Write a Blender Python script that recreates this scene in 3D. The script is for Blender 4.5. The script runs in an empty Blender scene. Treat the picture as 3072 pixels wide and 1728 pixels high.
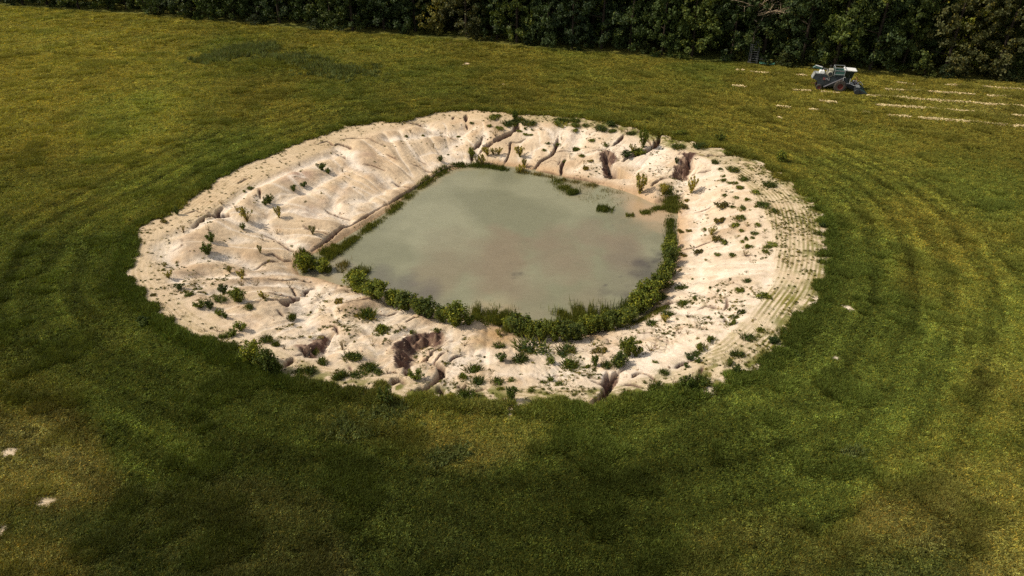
import bpy, bmesh, math, random
import numpy as np
from mathutils import Vector, Matrix, Euler

# ------------------------------------------------------------------ camera, sky, sun
scene = bpy.context.scene
PITCH, CAMH, FPX = math.radians(31.0), 27.0, 2048.0
cam_d = bpy.data.cameras.new("camera"); cam_d.lens = 24.0; cam_d.sensor_width = 36.0
cam_d.clip_start = 0.1; cam_d.clip_end = 8000.0
cam = bpy.data.objects.new("camera", cam_d); scene.collection.objects.link(cam)
cam.location = (0, 0, CAMH); cam.rotation_euler = (math.pi/2 - PITCH, 0, 0)
scene.camera = cam
SUN_EL = math.radians(46.0)
TRAVEL = Vector((1.0, -0.05, 0.0)).normalized()          # the way the light travels over the ground
world = bpy.data.worlds.new("World"); scene.world = world; world.use_nodes = True
wn = world.node_tree; bg = wn.nodes["Background"]
sky = wn.nodes.new("ShaderNodeTexSky"); sky.sky_type = 'NISHITA'; sky.sun_disc = False
sky.sun_elevation = SUN_EL
sky.sun_rotation = math.atan2(-TRAVEL.x, -TRAVEL.y)
sky.air_density = 1.0; sky.dust_density = 2.0
# broken cloud cover, mirrored in the pond
tcw = wn.nodes.new("ShaderNodeTexCoord"); mpw = wn.nodes.new("ShaderNodeMapping"); mpw.inputs["Scale"].default_value = (1.0, 1.0, 2.2)
wn.links.new(tcw.outputs["Generated"], mpw.inputs[0])
cn = wn.nodes.new("ShaderNodeTexNoise"); cn.inputs["Scale"].default_value = 4.2; cn.inputs["Detail"].default_value = 5; cn.inputs["Roughness"].default_value = .55
wn.links.new(mpw.outputs[0], cn.inputs["Vector"])
cr_ = wn.nodes.new("ShaderNodeValToRGB"); cr_.color_ramp.elements[0].position = .45; cr_.color_ramp.elements[1].position = .62
wn.links.new(cn.outputs[0], cr_.inputs[0])
cmx = wn.nodes.new("ShaderNodeMix"); cmx.data_type = 'RGBA'; wn.links.new(cr_.outputs[0], cmx.inputs[0]); wn.links.new(sky.outputs[0], cmx.inputs[6]); cmx.inputs[7].default_value = (19, 19, 18.5, 1)
wn.links.new(cmx.outputs[2], bg.inputs[0]); bg.inputs[1].default_value = 0.055
sun_d = bpy.data.lights.new("sun", 'SUN'); sun_d.energy = 4.6; sun_d.angle = math.radians(0.6)
sun_d.color = (1.0, 0.89, 0.72)
sun = bpy.data.objects.new("sun", sun_d); scene.collection.objects.link(sun)
ld = Vector((TRAVEL.x*math.cos(SUN_EL), TRAVEL.y*math.cos(SUN_EL), -math.sin(SUN_EL)))
sun.rotation_euler = ld.to_track_quat('-Z', 'Y').to_euler(); sun.location = (-60, 20, 60)
scene.view_settings.view_transform = 'Standard'; scene.view_settings.look = 'None'
scene.view_settings.exposure = 0.0; scene.view_settings.gamma = 1.0
scene.cycles.use_denoising = False
scene.cycles.max_bounces = 5; scene.cycles.diffuse_bounces = 3
scene.cycles.transparent_max_bounces = 4; scene.cycles.glossy_bounces = 2

# ------------------------------------------------------------------ helpers
C = scene.collection
def lin(c):
    c = np.asarray(c, float)/255.0
    return np.where(c <= 0.04045, c/12.92, ((c+0.055)/1.055)**2.4)
def smooth(a, b, x):
    t = np.clip((x-a)/(b-a), 0, 1); return t*t*(3-2*t)
_tab = np.random.RandomState(7).rand(256, 256).astype(np.float64)
def vn(x, y, seed=0):
    x = np.asarray(x, float) + seed*17.37; y = np.asarray(y, float) - seed*9.71
    xi = np.floor(x).astype(int); yi = np.floor(y).astype(int)
    fx = x-xi; fy = y-yi; fx = fx*fx*fx*(fx*(fx*6-15)+10); fy = fy*fy*fy*(fy*(fy*6-15)+10)
    g = lambda i, j: _tab[(i*1) & 255, (j*1) & 255]
    a = g(xi, yi); b = g(xi+1, yi); c = g(xi, yi+1); d = g(xi+1, yi+1)
    return (a*(1-fx)+b*fx)*(1-fy) + (c*(1-fx)+d*fx)*fy
def fbm(x, y, sc, octv=4, seed=0, gain=0.5):
    s = 0; a = 1; t = 0
    x = np.asarray(x, float)/sc; y = np.asarray(y, float)/sc
    for k in range(octv):
        s = s + a*(vn(x*0.87+y*0.49, -x*0.49+y*0.87, seed+k*3)*2-1); t += a; a *= gain; x = x*2.03; y = y*2.03
    return s/t
CP, SP = math.cos(PITCH), math.sin(PITCH)
def ray(px, py):
    X = (px-1536)/FPX; Y = (864-py)/FPX
    return np.array([X, CP+Y*SP, Y*CP-SP])
def proj(x, y, z):                      # world -> photograph pixel (used only to find where traced things stand)
    dz = z-CAMH
    dep = y*CP - dz*SP
    up = y*SP + dz*CP
    dep = np.where(dep < 1, 1, dep)
    return 1536+FPX*x/dep, 864-FPX*up/dep, dep
def unproj(px, py, z=0.0):
    r = ray(px, py); s = (CAMH-z)/(-r[2]); return r[0]*s, r[1]*s
REG = {'S': (0, 0, 1.0), 'D': (0, 0, 2576/3072.0), 'A': (360, 330, 3.22), 'B': (360, 700, 3.22), 'C': (1000, 800, 3.22),
       'R': (1700, 800, 3.22), 'E': (1700, 330, 3.22), 'F': (1160, 300, 3.22), 'T': (2200, 0, 2.954),
       'G': (780, 720, 6.44), 'N': (2400, 180, 10.733)}
def src(reg, x, y):
    a, b, k = REG[reg]; return a+x/k, b+y/k
def catmull(P, n=5, closed=True):
    P = np.asarray(P, float); m = len(P); out = []
    for i in range(m if closed else m-1):
        if closed: p0, p1, p2, p3 = P[i-1], P[i], P[(i+1) % m], P[(i+2) % m]
        else: p0, p1, p2, p3 = P[max(i-1, 0)], P[i], P[i+1], P[min(i+2, m-1)]
        for k in range(n):
            t = k/n
            out.append(0.5*((2*p1)+(-p0+p2)*t+(2*p0-5*p1+4*p2-p3)*t*t+(-p0+3*p1-3*p2+p3)*t**3))
    if not closed: out.append(P[-1])
    return np.array(out)
def seg_dist(x, y, P, closed=True, need_side=False):
    x = x.ravel(); y = y.ravel(); best = np.full(x.shape, 1e9); side = np.zeros(x.shape); prm = np.zeros(x.shape)
    m = len(P); cum = 0
    for i in range(m if closed else m-1):
        a = P[i]; b = P[(i+1) % m]; d = b-a; L2 = d@d+1e-12; L = math.sqrt(L2)
        t = np.clip(((x-a[0])*d[0]+(y-a[1])*d[1])/L2, 0, 1)
        q = (x-a[0]-t*d[0])**2+(y-a[1]-t*d[1])**2
        k = q < best; best[k] = q[k]
        if need_side:
            side[k] = np.sign((x-a[0])*d[1]-(y-a[1])*d[0])[k]; prm[k] = (cum+t*L)[k]
        cum += L
    if need_side: return np.sqrt(best), side, prm, cum
    return np.sqrt(best)
def inside(x, y, P):
    x = x.ravel(); y = y.ravel(); r = np.zeros(x.shape, bool); m = len(P); j = m-1
    for i in range(m):
        xi, yi = P[i]; xj, yj = P[j]
        if yi != yj:
            r ^= ((yi > y) != (yj > y)) & (x < (xj-xi)*(y-yi)/(yj-yi)+xi)
        j = i
    return r

# ------------------------------------------------------------------ outlines traced on the ground
WL = -2.8                                # water level
OUT = [(318,690),(330,640),(345,600),(352,572),(395,548),(432,528),(470,500),(520,470),(565,440),(610,415),(660,398),
 (730,368),(790,345),(850,325),(900,312),(960,305),(1010,306),(1060,292),(1100,283),(1160,277),(1230,281),(1290,285),(1340,289),
 (1400,291),(1470,298),(1530,307),(1580,318),(1640,332),(1700,348),(1760,362),(1830,378),(1880,395),(1930,420),(1980,450),
 (2020,480),(2050,515),(2068,555),(2078,600),(2082,650),(2075,700),(2060,745),(2030,790),(2000,835),(1965,875),(1915,915),
 (1860,935),(1800,957),(1740,975),(1680,990),(1620,1000),(1560,1013),(1500,1022),(1430,1024),(1350,1020),(1270,1014),(1200,1008),
 (1130,1000),(1060,995),(990,987),(900,980),(820,966),(750,955),(700,932),(640,907),(590,887),(540,872),(500,855),(460,837),
 (420,815),(390,785),(360,755),(335,725)]
SHO = [(412,690),(412,640),(440,600),(500,555),(560,515),(620,475),(700,430),(780,392),(850,360),(920,335),(1000,317),(1080,305),
 (1160,298),(1250,300),(1340,306),(1430,314),(1520,324),(1600,342),(1680,364),(1760,388),(1830,424),(1880,462),(1915,510),
 (1940,560),(1955,620),(1955,680),(1930,740),(1895,790),(1850,830),(1800,870),(1740,905),(1680,930),(1600,955),(1540,972),
 (1440,980),(1350,978),(1250,972),(1150,962),(1050,952),(950,940),(850,928),(770,910),(700,885),(640,865),(590,845),(540,820),
 (480,785),(440,750),(420,720)]
WAT = [(756,688),(752,662),(798,637),(848,611),(888,586),(938,556),(992,521),(1037,486),(1082,464),(1116,438),(1154,425),(1220,419),
 (1300,420),(1380,440),(1450,455),(1530,470),(1600,492),(1645,512),(1675,508),(1700,515),(1703,560),(1703,620),(1695,665),
 (1665,722),(1635,782),(1595,812),(1530,828),(1470,842),(1400,842),(1320,842),(1270,828),(1235,808),(1190,800),(1130,802),(1060,776),(1000,757),
 (940,736),(890,722),(855,715),(815,702)]
def to_world(pts, z):
    return np.array([unproj(*src('D', *p), z) for p in pts])
OUT = [(a, b+7*(b > 900)) for a, b in OUT]
PO = catmull(to_world(OUT, 0.0), 4); PS = catmull(to_world(SHO, -0.2), 4); PW = catmull(to_world(WAT, WL), 4)
xmin, ymin = PO.min(0)-3; xmax, ymax = PO.max(0)+3
print("pit extent", xmin, xmax, ymin, ymax, "water", PW.min(0), PW.max(0))
GS = 0.3
gx = np.arange(xmin-13, xmax+13, GS); gy = np.arange(ymin-13, ymax+13, GS)
GX, GY = np.meshgrid(gx, gy, indexing='ij')
def sdf(P):
    d = seg_dist(GX, GY, P); s = np.where(inside(GX, GY, P), 1, -1)
    return (d*s).reshape(GX.shape)
SO, SS, SW = sdf(PO), sdf(PS), sdf(PW)
def bil(F, x, y):
    u = np.clip((np.asarray(x)-gx[0])/GS, 0, len(gx)-1.001); v = np.clip((np.asarray(y)-gy[0])/GS, 0, len(gy)-1.001)
    i = u.astype(int); j = v.astype(int); fu = u-i; fv = v-j
    return (F[i, j]*(1-fu)+F[i+1, j]*fu)*(1-fv)+(F[i, j+1]*(1-fu)+F[i+1, j+1]*fu)*fv
def H0(x, y):
    o = bil(SO, x, y); s = bil(SS, x, y); w = bil(SW, x, y)
    band = -0.22*np.clip(o/(o-s+1e-6), 0, 1)
    t = np.clip(s/(s-w+1e-6), 0, 1)
    sl = -0.22+(WL+0.22)*(0.93*t**1.05+0.07*smooth(0.95, 1.0, t))
    inn = WL-0.05-np.minimum(w*0.35, 1.6)
    z = np.where(o <= 0, 0.0, np.where(s <= 0, band, np.where(w <= 0, sl, inn)))
    return z
def ground_pt(px, py):                   # traced photo pixel -> point on the modelled ground
    z = 0.0
    for _ in range(10):
        x, y = unproj(px, py, z); z = 0.5*z+0.5*float(H0(np.array([x]), np.array([y]))[0])
    return x, y
def trace(reg, pts):
    return np.array([ground_pt(*src(reg, *p)) for p in pts])

# gullies and cracks: (region, points, width m, depth m, kind) kind: c = cut on both sides, L / R = wall on that side only
GUL = [
('A',[(700,1110),(760,1060),(830,1010),(860,990),(920,985),(940,960),(985,920)],.4,.45,'c'),
('A',[(930,985),(990,990),(1055,1012)],.6,.5,'c'),('A',[(640,1000),(700,980),(745,970),(790,990),(860,998)],.25,.3,'c'),
('A',[(1140,710),(1190,680),(1240,658)],.3,.25,'c'),('A',[(1900,330),(2000,300),(2060,330),(2110,320),(2200,345),(2240,380)],.4,.3,'c'),
('A',[(2130,290),(2250,270),(2400,300),(2500,340),(2576,360)],.25,.3,'c'),('A',[(2100,405),(2150,430),(2175,475)],.3,.35,'c'),
('A',[(1270,750),(1340,752),(1350,840)],.2,.25,'c'),('A',[(1370,1190),(1500,1230),(1600,1310),(1710,1365)],.28,.3,'c'),
('A',[(2360,550),(2450,570),(2560,605)],.16,.2,'c'),('A',[(2110,1000),(2220,1050)],.2,.2,'c'),
('A',[(1780,1140),(1860,1180),(2030,1225)],.14,.18,'c'),('A',[(1980,940),(2100,1000)],.14,.18,'c'),
('A',[(1850,1350),(1960,1290),(2080,1200),(2180,1120),(2240,1100),(2350,1050),(2460,970),(2576,900)],.3,.4,'c'),
('B',[(1420,235),(1470,220),(1530,245),(1580,270),(1650,265)],.35,.35,'c'),('B',[(1300,345),(1370,325),(1430,295),(1530,285)],.25,.3,'c'),
('B',[(1460,475),(1600,470),(1700,445),(1810,450)],.18,.3,'c'),('B',[(1770,560),(1800,520),(1880,490)],.4,.4,'c'),
('B',[(1400,600),(1530,600),(1640,590),(1720,600)],.14,.2,'c'),('B',[(1730,580),(1650,640),(1590,690),(1640,740)],.75,.6,'c'),
('B',[(1450,680),(1540,675),(1600,700)],.3,.35,'c'),('B',[(1930,930),(1885,1020),(1830,1075),(1740,1068),(1660,1100)],.35,.6,'L'),
('B',[(1650,520),(1700,580)],.2,.25,'c'),
('B',[(2000,885),(2080,900),(2105,980)],.25,.25,'c'),('B',[(1660,1190),(1620,1250),(1585,1280)],.6,.5,'c'),
('B',[(1690,1165),(1760,1145),(1830,1110)],.22,.3,'c'),('B',[(2150,690),(2230,690),(2350,680)],.14,.2,'c'),
('B',[(2180,570),(2320,600)],.14,.2,'c'),('B',[(1120,375),(1220,420)],.12,.15,'c'),('B',[(1530,755),(1570,785)],.14,.18,'c'),
('C',[(600,1010),(555,950),(560,850),(600,760),(660,700),(760,660),(850,640),(950,640),(1050,665),(1165,690)],3.4,.95,'R'),
('C',[(690,930),(760,890),(840,860),(920,820),(1000,760),(1080,720),(1160,705)],.4,.5,'c'),
('C',[(690,930),(720,980),(715,1040)],.55,.6,'c'),('C',[(580,1120),(640,1085),(690,1115)],.75,.7,'c'),
('C',[(820,1185),(900,1150),(980,1090),(1040,1030),(1030,960),(950,900)],.45,.7,'c'),('C',[(820,1190),(900,1160)],.8,.5,'c'),
('C',[(1020,1130),(1060,1200),(1110,1240)],.5,.55,'c'),('C',[(1165,1130),(1240,1118)],.4,.4,'c'),('C',[(1220,1185),(1290,1120)],.4,.4,'c'),
('C',[(1310,1195),(1400,1190),(1475,1172)],.25,.3,'c'),('C',[(700,545),(770,500),(830,495)],.22,.3,'c'),
('C',[(400,455),(530,460),(620,425)],.14,.25,'c'),('C',[(150,385),(240,360),(400,345)],.14,.2,'c'),('C',[(380,1195),(420,1167),(450,1165)],.2,.3,'c'),
('C',[(180,1010),(150,960)],.1,.1,'c'),('C',[(940,940),(1000,870),(1080,820)],.12,.18,'c'),('C',[(1120,900),(1170,860),(1260,840)],.2,.2,'c'),
('R',[(540,985),(480,1010),(450,1080),(425,1130),(400,1180),(350,1250),(280,1290),(255,1320)],.6,.8,'c'),
('R',[(400,1010),(400,1090),(370,1130)],.5,.6,'c'),
('R',[(240,1100),(330,1112),(400,1130)],.35,.45,'c'),('R',[(800,430),(880,390),(950,370),(1000,340),(1070,320)],.5,.55,'c'),
('R',[(1270,410),(1340,375),(1420,385),(1490,405)],.28,.35,'c'),('R',[(1580,455),(1640,462)],.2,.25,'c'),('R',[(1540,480),(1535,530)],.15,.25,'c'),
('R',[(1545,310),(1550,380),(1510,420)],.12,.15,'c'),('R',[(1060,950),(1130,910),(1215,880)],.25,.3,'c'),('R',[(640,1060),(680,1030),(725,1015)],.4,.35,'c'),
('R',[(720,1020),(800,1035),(880,1100)],.14,.2,'c'),('R',[(540,1135),(640,1135),(740,1165)],.25,.2,'c'),('R',[(700,655),(830,630)],.12,.15,'c'),
('R',[(1320,960),(1280,1040)],.1,.1,'c'),
('E',[(545,482),(400,385),(320,430),(300,465),(330,530),(355,590),(378,690)],4.4,1.6,'L'),
('E',[(540,490),(600,450),(700,420),(800,365),(880,300),(905,225)],.8,.9,'c'),
('E',[(470,150),(520,180),(560,200),(650,215),(760,205),(860,235),(945,235)],.55,.7,'c'),
('E',[(560,230),(500,300),(440,340)],.5,.4,'c'),
('E',[(1300,425),(1190,400),(1110,430),(1095,510),(1040,560),(1000,640),(985,665)],2.9,1.25,'L'),
('E',[(1000,650),(930,660),(870,690),(820,735)],.55,.6,'c'),
('E',[(1260,430),(1340,440),(1400,435),(1500,442),(1650,430)],.4,.35,'c'),('E',[(1180,600),(1280,600),(1390,570)],.25,.25,'c'),
('E',[(1200,990),(1340,960),(1400,930)],.14,.15,'c'),('E',[(1100,1360),(1250,1320),(1400,1280),(1500,1240)],.14,.15,'c'),
('E',[(1050,840),(1130,800)],.2,.2,'c'),('E',[(750,250),(830,330)],.35,.4,'c'),('E',[(820,250),(860,290)],.3,.4,'c'),
('F',[(1250,190),(1255,260),(1220,300),(1150,350),(1050,400),(950,450),(890,510)],1.0,.85,'c'),
('F',[(1240,110),(1250,190)],.5,.5,'c'),('F',[(930,350),(900,400),(850,450),(815,500),(835,570),(815,620)],.5,.5,'c'),
('F',[(770,140),(765,210)],.5,.5,'c'),('F',[(770,230),(780,260)],.3,.4,'c'),('F',[(650,160),(635,185)],.25,.25,'c'),
('F',[(1340,370),(1270,410),(1200,420),(1190,490),(1165,560),(1140,610)],.35,.4,'c'),
('F',[(1660,320),(1640,430),(1600,540),(1500,590),(1440,650),(1400,690)],.6,.6,'c'),
('F',[(1730,580),(1695,640),(1685,740)],.4,.45,'c'),('F',[(1620,520),(1700,500),(1800,480),(1960,455)],.18,.2,'c'),
('F',[(240,630),(340,655),(400,680),(480,710)],.35,.3,'c'),
('F',[(0,1010),(120,940),(250,870),(380,790),(470,720),(560,670),(640,635),(820,620)],.32,.4,'c'),
('F',[(60,790),(150,830),(250,860)],.25,.25,'c'),('F',[(210,220),(280,225),(360,235)],.35,.3,'c'),('F',[(520,320),(590,332)],.3,.3,'c'),
('F',[(1400,690),(1540,700),(1680,740),(1800,760),(1900,780),(2100,800)],.35,.35,'c'),('F',[(0,540),(100,600)],.15,.15,'c'),
('F',[(310,570),(380,610)],.15,.15,'c'),('F',[(1655,640),(1680,600)],.12,.12,'c'),
]
VAL = [  # rounded wash channels with pale silt: width, depth
('A',[(480,1210),(700,1130),(940,1000),(1180,810),(1260,740),(1400,690),(1640,590),(1900,470),(2110,405)],.7,.28),
('A',[(2110,360),(2200,430),(2250,520),(2300,570),(2450,640),(2576,730)],1.0,.3),
('A',[(1340,850),(1400,920),(1560,880),(1700,800),(1900,720),(2150,560)],.8,.3),
('A',[(940,1000),(1100,1070),(1250,1130),(1500,1210),(1800,1330)],.8,.25),
('A',[(1330,1100),(1600,960),(1900,980),(2100,900),(2400,850)],.7,.22),
('A',[(2180,700),(2080,850),(2060,950),(2180,1080)],.6,.2),
('B',[(420,120),(440,230),(560,300),(800,260),(1080,250),(1300,350)],.9,.3),
('B',[(560,450),(800,400),(1100,450),(1500,400),(1700,390)],.7,.22),('B',[(900,590),(1200,520),(1500,520),(1750,500)],.6,.2),
('B',[(1900,490),(1800,620),(1720,740),(1810,850),(1930,930),(1960,1000),(1930,1080),(1860,1130)],1.1,.35),
('B',[(1840,740),(1950,620),(2050,530)],.7,.25),
('C',[(1330,1000),(1450,900),(1380,830)],.6,.2),('C',[(1100,1180),(1150,1050),(1200,930),(1300,860)],.8,.3),
('F',[(370,240),(450,290),(560,320),(700,320),(790,280),(830,270)],1.0,.35),('F',[(780,290),(720,330),(700,400),(600,440),(570,500),(640,560),(800,570)],1.0,.35),
('F',[(0,400),(150,390),(380,350),(520,320)],.8,.25),('F',[(950,330),(900,440),(860,560)],.9,.25),
('F',[(1730,200),(1670,300),(1650,420)],.9,.3),('F',[(1870,280),(1840,400),(1800,480)],1.0,.3),
('E',[(620,600),(700,520),(830,450),(900,360)],1.5,.3),('E',[(1150,700),(1300,640),(1430,600)],.8,.25),
('E',[(1120,1000),(1300,900),(1420,860)],.6,.18),('E',[(1120,1250),(1350,1180),(1560,1120)],.6,.18),
('R',[(1010,150),(1250,230),(1500,280)],.7,.2),('R',[(1050,420),(1250,450),(1550,480)],.7,.2),('R',[(900,1050),(1100,950),(1350,780)],.6,.2),
]
GULW = [(trace(r, p), w, d, k) for r, p, w, d, k in GUL]
VALW = [(catmull(trace(r, p), 4, False), w, d) for r, p, w, d in VAL]

# ------------------------------------------------------------------ terrain sheet: one tensor grid, fine at the pit, reaching the horizon
def axis(lo, hi, step, far_lo, far_hi):
    mid = list(np.arange(lo, hi, step)); a = []; s = step; p = lo
    while p > far_lo: s = min(s*1.09, 0.45) if lo-p < 60 else s*1.25; p -= s; a.append(p)
    b = []; s = step; p = mid[-1]
    while p < far_hi: s = min(s*1.09, 0.45) if p-mid[-1] < 60 else s*1.25; p += s; b.append(p)
    return np.array(a[::-1]+mid+b)
AX = axis(xmin+1, xmax-1, 0.09, -2500, 2500); AY = axis(ymin+1, ymax-1, 0.09, -300, 4000)
XX, YY = np.meshgrid(AX, AY, indexing='ij'); shp = XX.shape; X = XX.ravel(); Y = YY.ravel()
print("grid", shp, X.size)
O = bil(SO, X, Y); S_ = bil(SS, X, Y); W_ = bil(SW, X, Y)
far = (X < gx[1]) | (X > gx[-2]) | (Y < gy[1]) | (Y > gy[-2])
O[far] = -16; S_[far] = -9; W_[far] = -60
near_pit = O > -3
Z = H0(X, Y); Z[far] = 0
T = np.clip(S_/(S_-W_+1e-6), 0, 1)
env = smooth(0.0, 0.16, T)*smooth(1.0, 0.86, T)*(S_ > 0)
cx, cy = PW.mean(0)
sidex = np.clip((X-cx)/20, -1, 1)                       # -1 left bank .. 1 right bank
sidey = np.clip((Y-cy)/20, -1, 1)
wx = X+1.1*fbm(X, Y, 5, 2, 31); wy = Y+1.1*fbm(X, Y, 5, 2, 37)
# drainage pattern: mounds elongated down slope with sharp creases between
ang = np.arctan2(Y-cy, X-cx)
nb = fbm(wx, wy, 6.4, 3, 3, 0.40); nr = fbm(ang*26+0.5*nb, T*3.2+5, 2.6, 2, 9)
bil1 = np.abs(nb)*1.7; bil2 = np.abs(nr)*1.5
amp = 0.36+0.40*smooth(0.2, -0.5, sidex)
Z = Z+env*(amp*(0.62*np.minimum(bil1, 1)+0.34*np.minimum(bil2, 1)-0.22))
Z = Z+env*(0.045*fbm(X, Y, 0.9, 4, 41, .6)+0.05*smooth(-.1, -.9, sidey)*fbm(X, Y, .6, 3, 43))
silt = env*np.exp(-(np.minimum(bil1, bil2)/0.10)**2)*0.8
crack = np.zeros_like(X); lrm = np.zeros_like(X)
# branching natural cracks on the slopes
vx = X+.5*fbm(X, Y, 1.3, 3, 181); vy = Y+.5*fbm(X, Y, 1.3, 3, 183)
cr = np.abs(fbm(vx, vy, 3.6, 2, 185)); cmk = smooth(.12, .42, fbm(X, Y, 4.5, 3, 187))*(S_ > .3)*(W_ < -.3)
cr2 = np.abs(fbm(vx*1.0, vy, 1.5, 2, 189)); cm2 = smooth(.2, .45, fbm(X, Y, 3.0, 3, 191))*smooth(.3, -.7, sidey)*(S_ > .0)*(W_ < -.3)
hair = np.maximum(cmk*smooth(.030, .012, cr)*smooth(0, .3, sidex)*.7, cm2*smooth(.05, .02, cr2)*.8)
Z = Z-.16*hair
crack = np.maximum(crack, hair*.75)
Z = Z+env*.030*(1+smooth(.1, -.9, sidey))*fbm(X, Y, 0.38, 3, 193, .6)
jit = 0.22*fbm(X, Y, 0.5, 4, 51, .65)+0.16*fbm(X, Y, 1.7, 2, 57)
for P, w, d in VALW:
    lo = P.min(0)-3*w; hi = P.max(0)+3*w
    k = np.where((X > lo[0]) & (X < hi[0]) & (Y > lo[1]) & (Y < hi[1]))[0]
    if not len(k): continue
    q = seg_dist(X[k], Y[k], P, False)+jit[k]
    e = np.exp(-(q/w)**2)
    Z[k] -= d*e; silt[k] = np.maximum(silt[k], np.exp(-(q/(w*0.75))**2))
for P, w, d, kind in GULW:
    P = catmull(P, 4, False); mg = w*1.6+0.5
    lo = P.min(0)-mg; hi = P.max(0)+mg
    k = np.where((X > lo[0]) & (X < hi[0]) & (Y > lo[1]) & (Y < hi[1]))[0]
    if not len(k): continue
    q, sd, pr, tot = seg_dist(X[k], Y[k], P, False, True)
    taper = smooth(0, 0.25*tot+.05, pr)*smooth(0, 0.25*tot+.05, tot-pr)
    if kind == 'c':
        q2 = q+jit[k]*min(1, .1+w*1.0)
        ww = np.maximum(w*.8*(0.45+0.55*taper)*(1+0.5*fbm(X[k], Y[k], 1.0, 3, 63)), .165)
        e = 1-smooth(ww*0.34, ww*0.58+0.05, q2)
        e *= 0.35+0.65*taper
        # a gentle approach so cuts sit in a soft hollow
        Z[k] -= d*e+0.06*d*np.exp(-(q/(w*1.2+.2))**2)
        crack[k] = np.maximum(crack[k], np.clip(e*1.2*min(1, .45+d/0.3), 0, 1))
    else:
        s = q*sd*(1 if kind == 'R' else -1)
        s = s+jit[k]*1.9+.25*fbm(X[k], Y[k], 1.1, 3, 67)
        tp = smooth(0, 0.14*tot, pr)*smooth(0, 0.14*tot, tot-pr)
        wall = 0.85*d
        e = smooth(0, wall, s)*(1-smooth(wall*1.2, w, s))
        Z[k] -= d*e*tp
        Z[k] += tp*smooth(0, wall, s)*(1-smooth(w*.7, w, s))*.16*fbm(X[k], Y[k], .55, 4, 69, .65)
        cm = smooth(-0.05, 0.08, s)*(1-smooth(wall*1.0, wall*1.5+.15, s))*tp
        crack[k] = np.maximum(crack[k], cm); lrm[k] = np.maximum(lrm[k], cm)
# fine rills running down the slope
rill = fbm(ang*75+1.5*nb, T*4, 1.0, 3, 171, .6)
Z = Z-env*.045*smooth(.1, .6, rill)*(.5+.8*np.abs(fbm(X, Y, 5, 2, 173)))
# ploughed stubble ridges on the flat band, soft field relief
bandm = smooth(0.1, 0.5, O)*(1-smooth(-0.2, 0.4, S_))
rowp = 0.5+0.5*np.sin(O*2*math.pi/0.36+1.2*fbm(X, Y, 6, 2, 71))
Z = Z+bandm*0.014*rowp
fieldm = smooth(0.3, -0.6, O)
Z = Z+fieldm*(0.05*fbm(X, Y, 2.2, 3, 77)+0.10*fbm(X, Y, 13, 2, 79))*np.where(near_pit, 1, 1)
mx, my = unproj(*src('D', 740, 165)); # weedy mound in the field
Z = Z+0.9*np.exp(-(((X-mx)/11)**2+((Y-my)/5.0)**2))
Z = np.where(np.abs(X)+np.abs(Y) > 1500, -2.0, Z)
Zg = Z.reshape(shp)
def gz(x, y):
    x = np.atleast_1d(np.asarray(x, float)); y = np.atleast_1d(np.asarray(y, float))
    i = np.clip(np.searchsorted(AX, x)-1, 0, len(AX)-2); j = np.clip(np.searchsorted(AY, y)-1, 0, len(AY)-2)
    fu = (x-AX[i])/(AX[i+1]-AX[i]); fv = (y-AY[j])/(AY[j+1]-AY[j])
    return (Zg[i, j]*(1-fu)+Zg[i+1, j]*fu)*(1-fv)+(Zg[i, j+1]*(1-fu)+Zg[i+1, j+1]*fu)*fv
def put(px, py):                         # stand a traced thing on the finished ground
    z = 0.0
    for _ in range(14):
        x, y = unproj(px, py, z); z = 0.5*z+0.5*float(gz(x, y)[0])
    return x, y, z

# ------------------------------------------------------------------ colours of the ground (field keys are apparent tones, near-field vignette darkening included)
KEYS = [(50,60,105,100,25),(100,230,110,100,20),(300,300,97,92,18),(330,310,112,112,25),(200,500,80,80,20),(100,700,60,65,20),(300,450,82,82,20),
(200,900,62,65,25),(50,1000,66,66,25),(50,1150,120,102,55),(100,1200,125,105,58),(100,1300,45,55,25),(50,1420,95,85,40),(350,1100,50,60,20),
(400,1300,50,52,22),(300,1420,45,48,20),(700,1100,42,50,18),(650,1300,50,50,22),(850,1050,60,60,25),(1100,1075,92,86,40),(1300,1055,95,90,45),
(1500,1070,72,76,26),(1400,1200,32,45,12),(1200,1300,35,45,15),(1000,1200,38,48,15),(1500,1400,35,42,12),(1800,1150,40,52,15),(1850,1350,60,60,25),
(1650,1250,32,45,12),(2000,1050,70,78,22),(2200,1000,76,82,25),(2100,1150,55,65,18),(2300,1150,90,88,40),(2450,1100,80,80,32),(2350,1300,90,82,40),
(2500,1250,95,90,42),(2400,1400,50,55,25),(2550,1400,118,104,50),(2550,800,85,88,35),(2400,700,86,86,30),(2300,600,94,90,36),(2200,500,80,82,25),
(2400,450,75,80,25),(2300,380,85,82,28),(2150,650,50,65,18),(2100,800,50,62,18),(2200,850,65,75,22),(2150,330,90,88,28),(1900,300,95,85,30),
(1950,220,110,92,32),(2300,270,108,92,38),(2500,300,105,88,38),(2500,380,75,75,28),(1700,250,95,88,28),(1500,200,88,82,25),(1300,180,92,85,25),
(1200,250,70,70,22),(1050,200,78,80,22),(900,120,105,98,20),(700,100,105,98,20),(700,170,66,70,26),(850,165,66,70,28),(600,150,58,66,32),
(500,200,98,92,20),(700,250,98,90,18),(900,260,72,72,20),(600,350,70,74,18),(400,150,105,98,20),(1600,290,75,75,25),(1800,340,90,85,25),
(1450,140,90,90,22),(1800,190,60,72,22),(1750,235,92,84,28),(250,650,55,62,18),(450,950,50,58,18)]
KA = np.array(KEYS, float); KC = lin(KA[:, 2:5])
GAIN = 2.38
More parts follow.
